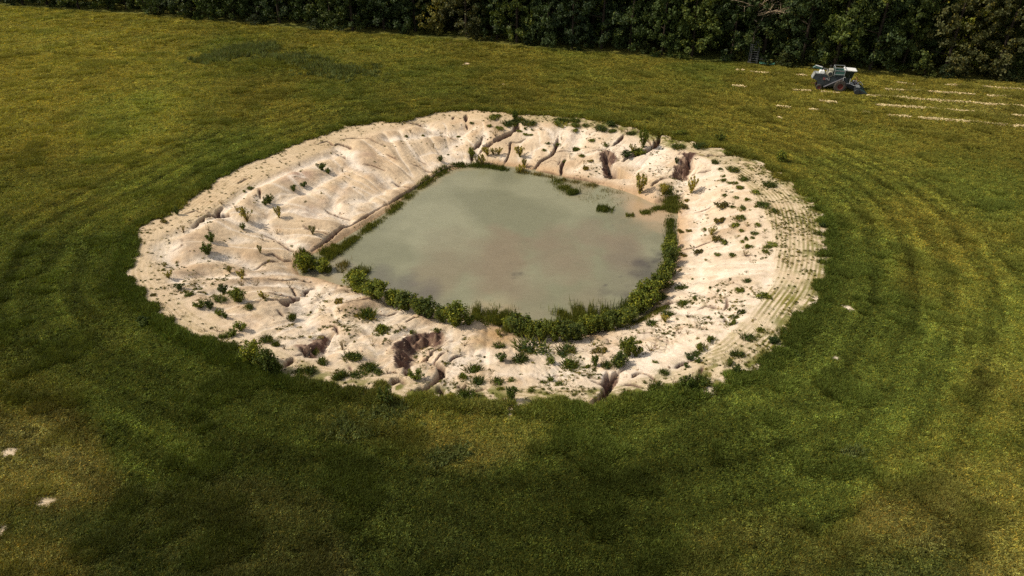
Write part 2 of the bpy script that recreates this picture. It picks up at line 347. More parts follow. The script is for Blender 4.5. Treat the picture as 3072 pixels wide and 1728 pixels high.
def field_col(x, y, z):
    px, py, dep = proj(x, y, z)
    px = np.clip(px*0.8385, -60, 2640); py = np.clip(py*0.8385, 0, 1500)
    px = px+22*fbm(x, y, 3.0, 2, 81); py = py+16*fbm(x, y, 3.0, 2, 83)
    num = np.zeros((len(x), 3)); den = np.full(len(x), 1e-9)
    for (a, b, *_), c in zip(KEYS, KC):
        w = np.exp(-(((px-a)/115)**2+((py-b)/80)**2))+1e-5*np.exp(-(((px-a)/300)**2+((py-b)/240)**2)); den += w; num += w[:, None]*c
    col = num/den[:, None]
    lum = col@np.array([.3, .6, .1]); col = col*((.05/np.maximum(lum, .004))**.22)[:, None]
    n1 = fbm(x, y, 4.5, 4, 91, .6); n2 = fbm(x, y, 1.1, 3, 93, .6); n3 = fbm(x, y, 9.0, 3, 95)
    # tufts greener / drier
    col = col*(1+0.20*n1+0.28*n2)[:, None]
    dry = np.clip(n3*.9+n2*0.6, -1, 1)
    col = col*np.stack([.95+0.13*dry, 1.06-0.02*dry, 1.1+0.3*dry], 1)
    # sowing and mowing passes ringed round the pit
    o = bil(SO, x, y)
    an = np.arctan2(y-cy, x-cx)
    d = np.hypot(x-cx, y-cy)
    ring = fbm(d*1.0, np.arctan2(y-cy, x-cx)*1.2, 1.6, 3, 99)
    fall = smooth(75, 20, d)
    col = col*(1+0.25*ring*fall)[:, None]
    nearrim = smooth(-15.5, -11, o)*smooth(-.9, -3.2, o)
    trk = .8*fbm(o*1.0, an*4, .7, 3, 161, .6)+.35*np.cos(o*2*math.pi/.95+2.5*fbm(an*5, o*.2, 1, 2, 169))+.45*np.cos(o*2*math.pi/2.5+1.5*fbm(an*6, o*.1, 1, 2, 163))
    side = .35+.65*np.clip(np.abs(np.cos(an)), 0, 1)
    col = col*np.clip(1+0.50*trk*nearrim*side, .4, 1.8)[:, None]
    # sowing rows in the open field
    row = np.sin((x*.45+y*.89)*2*math.pi/.55+2*fbm(x, y, 9, 2, 165))*smooth(.0, .5, fbm(x, y, 12, 2, 167)+.15)*smooth(70, 35, y)
    col = col*(1+.16*row)[:, None]
    R, G, B = col[:, 0], col[:, 1], col[:, 2]
    R = np.clip(R, .76*G, 1.02*G); B = np.clip(B, .19*G, .5*G)
    return np.clip(np.stack([R, G*.98, B], 1)*GAIN, 0.004, 0.6)
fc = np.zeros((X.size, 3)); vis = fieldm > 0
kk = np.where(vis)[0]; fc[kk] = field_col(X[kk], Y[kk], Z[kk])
# bare sandy spots in the grass and straw litter
SPOTS = [('D',1172,161,9,3.5),('D',1265,212,7,2.5),('D',1240,219,5,1.5),('D',1960,325,7,2),('D',2136,776,19,10),('D',2100,902,18,9),('D',20,1140,24,14),
         ('D',105,1264,34,18),('D',-6,1345,14,14),('D',352,573,9,5),('D',740,367,11,4),('D',866,318,9,4),('D',2040,483,9,4),('D',330,690,22,10),('D',1340,157+0,2,1)]
bare = np.zeros_like(X)
for r, a, b, rw, rh in SPOTS:
    x0, y0 = unproj(*src(r, a, b)); x1, _ = unproj(*src(r, a+rw, b)); _, y1 = unproj(*src(r, a, b-rh))
    ax = abs(x1-x0); ay = abs(y1-y0)
    q = ((X-x0)/ax)**2+((Y-y0)/ay)**2
    k = q < 9; bare[k] = np.maximum(bare[k], smooth(1.5, 0.7, q[k]+0.55*fbm(X[k], Y[k], 0.7, 3, 103)))
pale = np.array([.63,.500,.345]); white = np.array([.80,.715,.610]); crust = np.array([.43,.325,.220]); pink = np.array([.40,.27,.22])
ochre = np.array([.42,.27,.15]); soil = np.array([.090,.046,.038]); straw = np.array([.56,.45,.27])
def mix(a, b, t): return a*(1-t[:, None])+b*t[:, None]
sc = np.tile(pale, (X.size, 1))
sc = mix(sc, white, np.clip(0.40*smooth(-0.2, 0.8, sidex)+0.30*smooth(-.1, -.9, sidey)+0.15*fbm(X, Y, 6, 3, 111), 0, 1))
hump = env*smooth(0.25, 0.75, np.minimum(bil1, bil2*1.3))
sc = mix(sc, crust, np.clip(hump*(1.0-0.5*smooth(-0.3, 0.6, sidex))*(0.8+0.7*fbm(X, Y, 4, 3, 113)), 0, 1))
for r, a, b, rw, k0 in [('A',1740,640,1.3,.8),('A',1840,970,1.2,.75),('A',1600,690,1.3,.4),('A',1960,870,.8,.3),('A',2400,450,.9,.4),('A',620,1250,1,.2),('A',2150,780,1.1,.3),('F',1800,330,1.0,.25)]:
    x0, y0 = ground_pt(*src(r, a, b)); q = ((X-x0)**2+(Y-y0)**2)/rw**2
    sc = mix(sc, pink, np.clip(k0*np.exp(-q), 0, 1))
sc = mix(sc, white, np.clip(silt*0.85, 0, 1))
for r, a, b, rw, k0 in [('B',470,170,1.2,.9),('B',1960,1000,.9,.9),('A',470,1300,1.1,.8),('E',760,520,1.9,.8),('B',560,440,.8,.6),('E',520,600,1.6,-.6),('E',750,700,1.8,-.6),('C',1550,640,1.4,-.9),('C',1450,740,1.2,-.8),('C',1640,700,1.2,-.8),('R',300,680,1.1,-.7),('C',1450,830,.6,.9),('C',1500,900,.7,.8),('A',2260,430,.6,.8),('R',730,920,.9,.7),('R',1990,160,.8,.7),('R',1900,370,.9,.6)]:
    x0, y0 = ground_pt(*src(r, a, b)); q = ((X-x0)**2+(Y-y0)**2)/rw**2
    sc = mix(sc, white if k0 > 0 else np.array([.47,.32,.17]), np.clip(abs(k0)*np.exp(-q)*1.1, 0, 1))
shore = smooth(-1.5, -0.1, W_+0.35*fbm(X, Y, 1.5, 3, 117))
sc = mix(sc, ochre, 0.75*shore)
rows = smooth(0.40, 0.85, rowp+0.7*fbm(O*1.0, ang*25*.16, .45, 3, 121, .6)+0.35*fbm(X, Y, 2.5, 3, 123))
sc = mix(sc, straw, bandm*(0.22+.25*smooth(-.2, .5, sidex)))
greenish = np.array([.17,.17,.035])
rgt = smooth(0.0, 0.45, sidex)
rowc = mix(np.tile(np.array([.33,.255,.12]), (X.size, 1)), greenish, 0.75*rgt)
rk = bandm*rows*(0.38+0.46*rgt)*np.clip(.75+1.1*fbm(X, Y, 3.5, 3, 125), .15, 1.25)
sc = sc*(1-rk[:, None])+rowc*rk[:, None]
# green film where field grass runs into the sand
edgeg = np.clip(smooth(2.6, 0.0, O+1.8*fbm(X, Y, 1.6, 4, 127))*smooth(-0.35, 0.35, sidex-0.55*sidey+0.2), 0, 1)*smooth(0, .25, fbm(X, Y, .5, 3, 129)+.22)
sc = mix(sc, np.array([.15,.16,.035]), edgeg)
scrap = smooth(0.18, 0.5, fbm(X, Y, 0.8, 4, 131, .6))*np.clip(0.5*smooth(-0.3, -1, sidey)+0.35*smooth(.1, .8, sidex), 0, 1)*smooth(-1.0, -3, W_)
sc = mix(sc, np.array([.34,.29,.13]), 0.55*scrap)
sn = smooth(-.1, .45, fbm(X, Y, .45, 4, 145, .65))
soilc = mix(np.tile(soil, (X.size, 1)), np.array([.38,.265,.19]), (.35+.6*lrm)*sn)  # dark exposed earth, deepened to carry the shade inside cuts and scarps
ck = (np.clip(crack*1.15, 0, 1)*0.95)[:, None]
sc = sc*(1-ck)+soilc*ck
sc = mix(sc, np.array([.56,.40,.25]), np.clip(.55*smooth(.0, .55, fbm(X, Y, 2.6, 5, 175, .62)), 0, 1)*(crack < .2)*(1-bandm*.6))
sc = mix(sc, crust*.8, env*.35*smooth(.25, .7, rill))
sc = sc*(1+0.16*fbm(X, Y, 0.4, 4, 133, .65)+0.07*fbm(X, Y, 3, 2, 135))[:, None]
wob = .95+1.0*smooth(-.1, .6, sidex-.9*sidey)
sandm = smooth(-0.10, 0.12, O+wob*fbm(X, Y, 1.3, 4, 137, .6)+0.12*fbm(X, Y, .35, 2, 139))
sandm = np.maximum(sandm, bare)
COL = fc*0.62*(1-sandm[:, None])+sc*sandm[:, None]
# thatch between grass is brown-green, reddish bare earth at the forest foot
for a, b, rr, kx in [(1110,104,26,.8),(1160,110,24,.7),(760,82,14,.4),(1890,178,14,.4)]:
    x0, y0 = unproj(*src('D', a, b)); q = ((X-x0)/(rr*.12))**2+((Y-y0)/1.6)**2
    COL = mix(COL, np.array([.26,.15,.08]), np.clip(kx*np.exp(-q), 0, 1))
SANDM = sandm

# ------------------------------------------------------------------ materials
def new_mat(name):
    m = bpy.data.materials.new(name); m.use_nodes = True
    nt = m.node_tree; b = nt.nodes["Principled BSDF"]
    return m, nt, b
def spec(b, v, rough=0.8):
    b.inputs["Specular IOR Level"].default_value = v; b.inputs["Roughness"].default_value = rough
def N(nt, t, **kw):
    n = nt.nodes.new(t)
    for k, v in kw.items(): setattr(n, k, v)
    return n
def noise(nt, scale, detail=4, rough=.6, vec=None):
    n = N(nt, "ShaderNodeTexNoise"); n.inputs["Scale"].default_value = scale
    n.inputs["Detail"].default_value = detail; n.inputs["Roughness"].default_value = rough
    if vec is None:
        g = N(nt, "ShaderNodeNewGeometry"); vec = g.outputs["Position"]
    nt.links.new(vec, n.inputs["Vector"]); return n
def ramp(nt, src_, a, b, ca, cb):
    r = N(nt, "ShaderNodeValToRGB"); e = r.color_ramp.elements
    e[0].position = a; e[1].position = b; e[0].color = (*ca, 1); e[1].color = (*cb, 1)
    nt.links.new(src_, r.inputs[0]); return r.outputs[0]
def mixc(nt, mode, f, a, b):
    m = N(nt, "ShaderNodeMix", data_type='RGBA', blend_type=mode)
    for s, v in ((m.inputs[0], f), (m.inputs[6], a), (m.inputs[7], b)):
        if hasattr(v, "is_linked") or hasattr(v, "links"): nt.links.new(v, s)
        elif isinstance(v, (int, float)): s.default_value = v
        else: s.default_value = (*v, 1)
    return m.outputs[2]
def bump(nt, b, h, strength, dist):
    u = N(nt, "ShaderNodeBump"); u.inputs["Strength"].default_value = strength; u.inputs["Distance"].default_value = dist
    nt.links.new(h, u.inputs["Height"]); nt.links.new(u.outputs[0], b.inputs["Normal"]); return u

# ground: albedo from the sheet, grain and clods from noise
gm, nt, b = new_mat("ground"); spec(b, 0.12, 0.95)
at = N(nt, "ShaderNodeAttribute", attribute_name="col"); sa = N(nt, "ShaderNodeAttribute", attribute_name="sand")
n1 = noise(nt, 3.2, 6, .7); n2 = noise(nt, 11, 6, .75); n3 = noise(nt, 0.9, 5, .6)
g1 = ramp(nt, n1.outputs[0], .3, .72, (.48, .50, .46), (1.45, 1.42, 1.5))
s1 = ramp(nt, n2.outputs[0], .28, .66, (.80, .76, .72), (1.06, 1.06, 1.06))
s2 = ramp(nt, n3.outputs[0], .30, .70, (.93, .90, .87), (1.04, 1.04, 1.05))
sm = mixc(nt, 'MULTIPLY', 1.0, s1, s2)
fac = mixc(nt, 'MIX', sa.outputs["Fac"], g1, sm)
nt.links.new(mixc(nt, 'MULTIPLY', 1.0, at.outputs["Color"], fac), b.inputs["Base Color"])
ad = N(nt, "ShaderNodeMath", operation='ADD'); nt.links.new(n2.outputs[0], ad.inputs[0]); nt.links.new(n1.outputs[0], ad.inputs[1])
bump(nt, b, ad.outputs[0], 0.8, 0.06)

def leaf_mat(name, tint=(1, 1, 1), translucent=0.32, instancer=False, var=0.25, gloss=0.12):
    m = bpy.data.materials.new(name); m.use_nodes = True; nt = m.node_tree; nt.nodes.clear()
    out = N(nt, "ShaderNodeOutputMaterial")
    a = N(nt, "ShaderNodeAttribute", attribute_name="col")
    if instancer: a.attribute_type = 'INSTANCER'
    col = mixc(nt, 'MULTIPLY', 1.0, a.outputs["Color"], tint)
    if instancer:
        l = N(nt, "ShaderNodeAttribute", attribute_name="leaf")
        col = mixc(nt, 'MULTIPLY', 1.0, col, l.outputs["Color"])
    else:
        oi = N(nt, "ShaderNodeObjectInfo")
        rr = ramp(nt, oi.outputs["Random"], 0, 1, (1-var, 1-var*.9, 1-var*.5), (1+var, 1+var*.75, 1-var*.3))
        col = mixc(nt, 'MULTIPLY', 1.0, col, rr)
    p = N(nt, "ShaderNodeBsdfPrincipled"); nt.links.new(col, p.inputs["Base Color"]); spec(p, gloss, 0.55)
    t = N(nt, "ShaderNodeBsdfTranslucent"); nt.links.new(mixc(nt, 'MULTIPLY', 1.0, col, (1.25, 1.2, .45)), t.inputs["Color"])
    ms = N(nt, "ShaderNodeMixShader"); ms.inputs[0].default_value = translucent
    nt.links.new(p.outputs[0], ms.inputs[1]); nt.links.new(t.outputs[0], ms.inputs[2]); nt.links.new(ms.outputs[0], out.inputs[0])
    return m
M_GRASS = leaf_mat("grass_blade", instancer=True, translucent=.25, gloss=0.05)
M_LEAF = leaf_mat("leaf", translucent=.28, var=.38)
M_TREE = leaf_mat("tree_leaf", translucent=.22, var=.32, gloss=.2)
M_REED = leaf_mat("reed_blade", translucent=.25, gloss=.06)
def plain(name, col, rough=.7, sp=.3, metal=0.0, dirt=.25, dscale=6, dcol=None):
    m, nt, b = new_mat(name); spec(b, sp, rough); b.inputs["Metallic"].default_value = metal
    tc = N(nt, "ShaderNodeTexCoord")
    n = noise(nt, dscale, 5, .65, tc.outputs["Object"])
    d = dcol if dcol else tuple(c*(1-dirt) for c in col)
    nt.links.new(ramp(nt, n.outputs[0], .38, .68, d, col), b.inputs["Base Color"])
    bump(nt, b, n.outputs[0], .25, .01)
    return m
M_BARK = plain("bark", (.075, .058, .042), .9, .1, dirt=.5, dscale=5)
M_TWIG = plain("twig", (.17, .10, .06), .9, .1, dirt=.4)
M_DEAD = plain("bleached_wood", (.52, .40, .27), .85, .1, dirt=.35)

# ------------------------------------------------------------------ scene objects
def mesh_np(name, V, F, col=None, sharp=True, attr="col"):
    """V n*3, F m*k of one size"""
    me = bpy.data.meshes.new(name); V = np.asarray(V, np.float32); F = np.asarray(F, np.int32); k = F.shape[1]
    me.vertices.add(len(V)); me.vertices.foreach_set("co", V.ravel())
    me.loops.add(F.size); me.loops.foreach_set("vertex_index", F.ravel())
    me.polygons.add(len(F)); me.polygons.foreach_set("loop_start", np.arange(0, F.size, k, dtype=np.int32))
    me.polygons.foreach_set("use_smooth", np.full(len(F), not sharp))
    me.update(calc_edges=True)
    if col is not None:
        a = me.attributes.new(attr, 'FLOAT_COLOR', 'POINT')
        a.data.foreach_set("color", np.concatenate([col, np.ones((len(col), 1))], 1).astype(np.float32).ravel())
    return me
def link(name, me, mat=None, parent=None, loc=None, rot=None):
    o = bpy.data.objects.new(name, me); C.objects.link(o)
    if mat is not None and me is not None and not me.materials: me.materials.append(mat)
    if parent is not None: o.parent = parent
    if loc is not None: o.location = loc
    if rot is not None: o.rotation_euler = rot
    return o
def tag(o, label=None, cat=None, group=None, kind=None):
    if label: o["label"] = label
    if cat: o["category"] = cat
    if group: o["group"] = group
    if kind: o["kind"] = kind
    return o

# the sheet is cut along the rim of the sand into field and sandy bank
nx, ny = shp
idx = np.arange(nx*ny).reshape(nx, ny)
Q = np.stack([idx[:-1, :-1], idx[1:, :-1], idx[1:, 1:], idx[:-1, 1:]], -1).reshape(-1, 4)
VV = np.stack([X, Y, Z], 1)
qo = (SANDM[Q].mean(1) > 0.5) & (O[Q].mean(1) > -2.5)
for nm, sel in (("field", ~qo), ("sandy_bank", qo)):
    q = Q[sel]; u, inv = np.unique(q, return_inverse=True); q = inv.reshape(-1, 4)
    me = mesh_np(nm, VV[u], q, COL[u], sharp=False)
    a = me.attributes.new("sand", 'FLOAT', 'POINT'); a.data.foreach_set("value", SANDM[u].astype(np.float32))
    o = link(nm, me, gm); tag(o, kind='structure')
    tag(o, "wide hay field of olive green and dry grass" if nm == "field" else "pale eroded sand bank sloping down to the pond", nm.replace('_', ' '))
    if nm == "field": del o["category"]; del o["label"]
    else: del o["category"]; del o["label"]

# water
g = 0.3
ax = np.arange(PW[:, 0].min()-2.5, PW[:, 0].max()+2.5, g); ay = np.arange(PW[:, 1].min()-2.5, PW[:, 1].max()+2.5, g)
wX, wY = np.meshgrid(ax, ay, indexing='ij'); wd = bil(SW, wX, wY)
idx = np.arange(wX.size).reshape(wX.shape)
Q = np.stack([idx[:-1, :-1], idx[1:, :-1], idx[1:, 1:], idx[:-1, 1:]], -1).reshape(-1, 4)
keep = (wd.ravel()[Q].max(1) > -2.2)
wx_, wy_ = wX.ravel(), wY.ravel()
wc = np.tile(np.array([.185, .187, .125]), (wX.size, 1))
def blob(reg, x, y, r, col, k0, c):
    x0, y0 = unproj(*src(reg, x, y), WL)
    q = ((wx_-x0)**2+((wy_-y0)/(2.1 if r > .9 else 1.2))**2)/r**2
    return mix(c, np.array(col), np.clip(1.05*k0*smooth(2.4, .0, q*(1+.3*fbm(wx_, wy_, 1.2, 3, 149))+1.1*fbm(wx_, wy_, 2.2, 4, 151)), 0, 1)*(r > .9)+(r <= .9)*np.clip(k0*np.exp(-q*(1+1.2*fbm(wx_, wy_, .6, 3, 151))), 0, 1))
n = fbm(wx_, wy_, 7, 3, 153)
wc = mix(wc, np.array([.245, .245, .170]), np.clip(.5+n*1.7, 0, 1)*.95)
for a in [('D',1250,660,2.6,(.20,.165,.115),.9),('D',1410,640,2.2,(.20,.16,.115),.7),('D',1570,630,1.8,(.20,.155,.115),.7),('D',1490,590,1.5,(.20,.165,.12),.6),  # brown blots paint cloud reflections into the water colour, with murk and shallows
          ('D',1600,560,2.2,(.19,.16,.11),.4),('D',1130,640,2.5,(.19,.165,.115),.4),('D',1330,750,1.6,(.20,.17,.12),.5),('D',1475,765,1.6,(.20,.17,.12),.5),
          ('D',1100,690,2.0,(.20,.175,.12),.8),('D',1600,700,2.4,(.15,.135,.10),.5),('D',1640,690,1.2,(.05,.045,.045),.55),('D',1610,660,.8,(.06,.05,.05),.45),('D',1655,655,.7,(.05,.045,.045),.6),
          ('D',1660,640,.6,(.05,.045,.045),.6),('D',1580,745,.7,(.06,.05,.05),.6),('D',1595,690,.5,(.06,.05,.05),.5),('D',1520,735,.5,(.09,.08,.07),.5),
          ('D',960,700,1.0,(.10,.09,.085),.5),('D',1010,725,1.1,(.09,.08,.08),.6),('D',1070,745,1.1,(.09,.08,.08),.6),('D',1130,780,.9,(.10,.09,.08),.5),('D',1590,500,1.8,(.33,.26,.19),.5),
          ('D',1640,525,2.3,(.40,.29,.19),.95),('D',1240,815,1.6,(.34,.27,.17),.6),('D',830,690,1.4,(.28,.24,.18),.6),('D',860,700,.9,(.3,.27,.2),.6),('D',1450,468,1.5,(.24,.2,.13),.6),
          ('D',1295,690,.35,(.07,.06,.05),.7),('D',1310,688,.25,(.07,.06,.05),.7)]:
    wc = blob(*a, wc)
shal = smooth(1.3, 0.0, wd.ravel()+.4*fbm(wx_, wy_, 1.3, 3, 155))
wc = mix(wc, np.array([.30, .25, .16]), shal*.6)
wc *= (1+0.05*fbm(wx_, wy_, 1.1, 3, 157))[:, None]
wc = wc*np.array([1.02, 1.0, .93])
wm, nt, b = new_mat("murky_water")
at = N(nt, "ShaderNodeAttribute", attribute_name="col")
mp = N(nt, "ShaderNodeMapping"); mp.inputs["Scale"].default_value = (1.0, 3.2, 1)
gp = N(nt, "ShaderNodeNewGeometry"); nt.links.new(gp.outputs["Position"], mp.inputs[0])
n1 = noise(nt, 1.6, 5, .65, mp.outputs[0]); n2 = noise(nt, 6.5, 3, .6, mp.outputs[0])
s1 = ramp(nt, n1.outputs[0], .3, .7, (.93, .93, .92), (1.05, 1.05, 1.06))
nt.links.new(mixc(nt, 'MULTIPLY', 1.0, at.outputs["Color"], s1), b.inputs["Base Color"])
b.inputs["Roughness"].default_value = .06; b.inputs["IOR"].default_value = 1.33; b.inputs["Specular IOR Level"].default_value = .5
bump(nt, b, n2.outputs[0], .4, .03)
u, inv = np.unique(Q[keep], return_inverse=True)
Vw = np.stack([wx_, wy_, np.full(wx_.shape, WL)], 1)
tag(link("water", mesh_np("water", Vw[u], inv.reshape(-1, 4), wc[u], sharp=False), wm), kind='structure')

# ------------------------------------------------------------------ plant meshes
def rot_basis(d):                        # unit vectors perpendicular to each row of d
    d = d/np.linalg.norm(d, axis=1, keepdims=True)
    a = np.cross(d, np.array([0.31, 0.22, 0.93])); a /= np.linalg.norm(a, axis=1, keepdims=True)+1e-9
    return d, a, np.cross(d, a)
def leaf_quads(P, Dn, size, rs, long=1.6, col=(.08, .10, .02), var=.35, yellow=.15):
    """one pointed quad per leaf: P centres, Dn rough normals"""
    n = len(P); d = Dn+rs.normal(0, .75, (n, 3)); d, a, b_ = rot_basis(d)
    th = rs.rand(n, 1)*6.283; ax1 = a*np.cos(th)+b_*np.sin(th); ax2 = np.cross(d, ax1)
    s = size*(0.65+0.7*rs.rand(n, 1))
    v0 = P-ax1*s*long/2; v1 = P+ax2*s*.42+d*s*.12; v2 = P+ax1*s*long/2; v3 = P-ax2*s*.42+d*s*.12
    V = np.stack([v0, v1, v2, v3], 1).reshape(-1, 3); F = np.arange(4*n).reshape(n, 4)
    c = np.array(col)[None]*(1+var*(rs.rand(n, 1)*2-1)); yl = rs.rand(n, 1) < yellow
    c = np.where(yl, c*np.array([1.9, 1.5, .9]), c)
    return V, F, np.repeat(c, 4, 0)
def tube(points, radii, k=5):
    V = []; F = []; P = [np.array(p, float) for p in points]
    for i, p in enumerate(P):
        d = P[min(i+1, len(P)-1)]-P[max(i-1, 0)]; d /= np.linalg.norm(d)+1e-9
        a = np.cross(d, [.3, .9, .2]); a /= np.linalg.norm(a); b_ = np.cross(d, a)
        for j in range(k):
            t = 2*math.pi*j/k; V.append(p+radii[i]*(a*math.cos(t)+b_*math.sin(t)))
    for i in range(len(P)-1):
        for j in range(k):
            F.append((i*k+j, i*k+(j+1) % k, (i+1)*k+(j+1) % k, (i+1)*k+j))
    return np.array(V), np.array(F)
def join(parts):
    V = []; F = []; Cc = []; o = 0
    for p in parts:
        V.append(p[0]); F.append(p[1]+o); o += len(p[0])
        if len(p) > 2: Cc.append(p[2])
    return np.concatenate(V), np.concatenate(F), (np.concatenate(Cc) if Cc else None)
def shrub(seed, nst, H, spread, lpl, size, col, dens=1.0, upright=.5, yellow=.15, bushy=0.0):
    """stems fanned out from the root with leaves along them; returns (stems mesh, foliage mesh)"""
    rs = np.random.RandomState(seed); st = []; P = []; D = []
    for i in range(nst):
        th = rs.rand()*6.283; r = math.sqrt(rs.rand())*spread; L = H*(0.6+.4*rs.rand())*(1-.25*r/spread if bushy else 1)
        tip = np.array([math.cos(th)*r, math.sin(th)*r, L]); bow = np.array([math.cos(th), math.sin(th), 0])*r*(.35-upright*.35)
        pts = [np.zeros(3)+rs.normal(0, .02*H, 3)*[1, 1, 0], tip*[.4, .4, .5]+bow*.5, tip*[.75, .75, .8]+bow*.6, tip]
        st.append(tube(pts, [.016*H+.004, .011*H+.003, .007*H+.002, .003], 4))
        n = int(1.25*lpl*L/H); t = rs.rand(n)**.75; seg = np.clip((t*3).astype(int), 0, 2); f = t*3-seg
        pa = np.array(pts); c = pa[seg]*(1-f)[:, None]+pa[seg+1]*f[:, None]
        off = rs.normal(0, 1, (n, 3)); off /= np.linalg.norm(off, axis=1, keepdims=True)
        w = H*(.05+.10*dens*np.sin(np.pi*np.clip(t*.9+.1, 0, 1)))+bushy*spread*.25
        P.append(c+off*(w*rs.rand(n)**.5)[:, None]); D.append(off+[0, 0, .6])
    P = np.concatenate(P); D = np.concatenate(D); P[:, 2] = np.maximum(P[:, 2], .01)
    s = join(st); l = leaf_quads(P, D, size, rs, 1.7, col, .4, yellow)
    return mesh_np("stems", s[0], s[1]), mesh_np("foliage", l[0], l[1], l[2])
def blades(seed, n, H, R, width, col, var=.3, lean=.35, dry=.2):
    rs = np.random.RandomState(seed); th = rs.rand(n)*6.283; r = R*np.sqrt(rs.rand(n))
    base = np.stack([r*np.cos(th), r*np.sin(th), np.full(n, -.02)], 1)
    ln = lean*(.3+rs.rand(n))*H; la = th+rs.normal(0, .9, n); h = H*(.55+.45*rs.rand(n))*(1-.35*(r/R)**2)
    d = np.stack([np.cos(la), np.sin(la), 0*la], 1); side = np.stack([-d[:, 1], d[:, 0], 0*la], 1)
    ra = rs.rand(n)*3.14; side = side*np.cos(ra)[:, None]+d*np.sin(ra)[:, None]
    w = width*(.6+.8*rs.rand(n))[:, None]
    mid = base+d*(ln*.35)[:, None]+np.stack([0*h, 0*h, h*.6], 1); tip = base+d*ln[:, None]+np.stack([0*h, 0*h, h], 1)
    V = np.stack([base-side*w, base+side*w, mid+side*w*.8, tip, mid-side*w*.8], 1).reshape(-1, 3)
    F = np.arange(5*n).reshape(n, 5)
    c = np.array(col)[None]*(1+var*(rs.rand(n, 1)*2-1)); c = np.where(rs.rand(n, 1) < dry, c*np.array([1.7, 1.25, .9]), c)
    return V, F, np.repeat(c, 5, 0)
def mat_mesh(seed, n, R, H, size, col):
    rs = np.random.RandomState(seed); P = []; D = []
    for k in range(7):
        a = rs.rand()*6.283; r = R*.65*math.sqrt(rs.rand()); c = np.array([r*math.cos(a), r*math.sin(a), H*.25])
        q = rs.normal(0, 1, (n//7, 3)); q /= np.linalg.norm(q, axis=1, keepdims=True); q[:, 2] = np.abs(q[:, 2])
        P.append(c+q*np.array([R*.38, R*.38, H*(.5+.4*rs.rand())])*rs.rand(n//7, 1)**.4); D.append(q)
    return leaf_quads(np.concatenate(P), np.concatenate(D), size, rs, 2.0, col, .4, .15)
GRN = (.098, .130, .026); DKG = (.058, .088, .020); PAL = (.21, .205, .058); OLV = (.15, .135, .042)
PROTO = {}
for i in range(3):
    PROTO['leafy', i] = shrub(10+i, 16, 1.0, .55, 55, .085, GRN, 1.0, .4, .15, .3)
    PROTO['dark', i] = shrub(20+i, 15, 1.0, .42, 60, .075, DKG, 1.0, .6, .08, .3)
    PROTO['pale', i] = shrub(30+i, 12, 1.0, .55, 46, .075, PAL, 1.1, .4, .25, 0)
    PROTO['sparse', i] = shrub(40+i, 8, 1.0, .60, 10, .065, OLV, .5, .3, .3, 0)
    PROTO['tall', i] = shrub(50+i, 10, 1.0, .26, 60, .06, GRN, .9, .9, .15, .1)
for i in range(4):
    PROTO['big', i] = shrub(60+i, 34, 1.0, .52, 75, .06, (.108, .142, .029), 1.1, .45, .22, .42)
for i in range(3):
    v = blades(70+i, 150, .42, .38, .014, (.095, .115, .03), lean=.6); w = mat_mesh(73+i, 150, .42, .26, .07, DKG)
    PROTO['weed', i] = (None, mesh_np("weed", *v), mesh_np("leaves", *w))
    v = mat_mesh(80+i, 210, .5, .3, .085, (.120, .150, .036)); v2 = blades(83+i, 90, .34, .5, .018, (.15, .165, .042), lean=.8)
    sp = lambda q: (q[0], np.concatenate([q[1][:, [0, 1, 2, 3]]] if q[1].shape[1] == 4 else [q[1][:, [0, 1, 2, 4]], q[1][:, [4, 2, 3, 3]]][:1]), q[2])
    PROTO['clump', i] = (None, mesh_np("blades", *v2), mesh_np("leaves", *v))
    v = mat_mesh(86+i, 300, .5, .24, .07, OLV); PROTO['olive', i] = (None, mesh_np("mat", *v))
    v = blades(90+i, 260, .8, .45, .016, (.10, .125, .03), lean=.35); PROTO['reed', i] = (None, mesh_np("reed", *v))
rnd = random.Random(5)
PLANTED = []
def plant(kind, x, y, z, w, h, name, cat, group, label=None, sink=.02, rz=None):
    i = rnd.randrange(4 if kind == 'big' else 3); pr = PROTO[kind, i]
    wide = {'leafy': 1.2, 'dark': .98, 'pale': 1.1, 'sparse': 1.15, 'tall': .75, 'big': 1.35}.get(kind, 1.0)
    if kind == 'leafy' and w > 1.2: pr = PROTO['big', rnd.randrange(4)]; wide = 1.3
    w *= 1.18; h *= 1.18
    S = (w/wide, w/wide, h*.95)
    jx = rnd.uniform(.8, 1.25)
    if kind in ('weed',): S = (w/.85, w/.85, max(h/.42, w*.5))
    if kind in ('clump', 'olive'): S = (w/1.0, w/1.0, max(h/.34, w*.6)*.8)
    if kind == 'reed': S = (w/.9, w/.9, h/.8)
    S = (S[0]*jx, S[1]/jx, S[2]*rnd.uniform(.85, 1.15)) if kind != 'big' else S
    rz = rnd.random()*6.283 if rz is None else rz
    if pr[0] is None and len(pr) == 2:
        o = link(name, pr[1], M_LEAF if kind != 'reed' else M_REED)
        o.location = (x, y, z-sink); o.rotation_euler = (0, 0, rz); o.scale = S
    else:
        o = bpy.data.objects.new(name, None); C.objects.link(o); o.empty_display_size = .2
        o.location = (x, y, z-sink); o.rotation_euler = (0, 0, rz); o.scale = S
        if kind in ('weed', 'clump'):
            link("blades", pr[1], M_REED, o); link("leaves", pr[2], M_LEAF, o)
        else:
            link("stems", pr[0], M_TWIG, o); link("foliage", pr[1], M_LEAF, o)
    tag(o, label, cat, group); PLANTED.append((o, kind, x, y, w, h)); return o

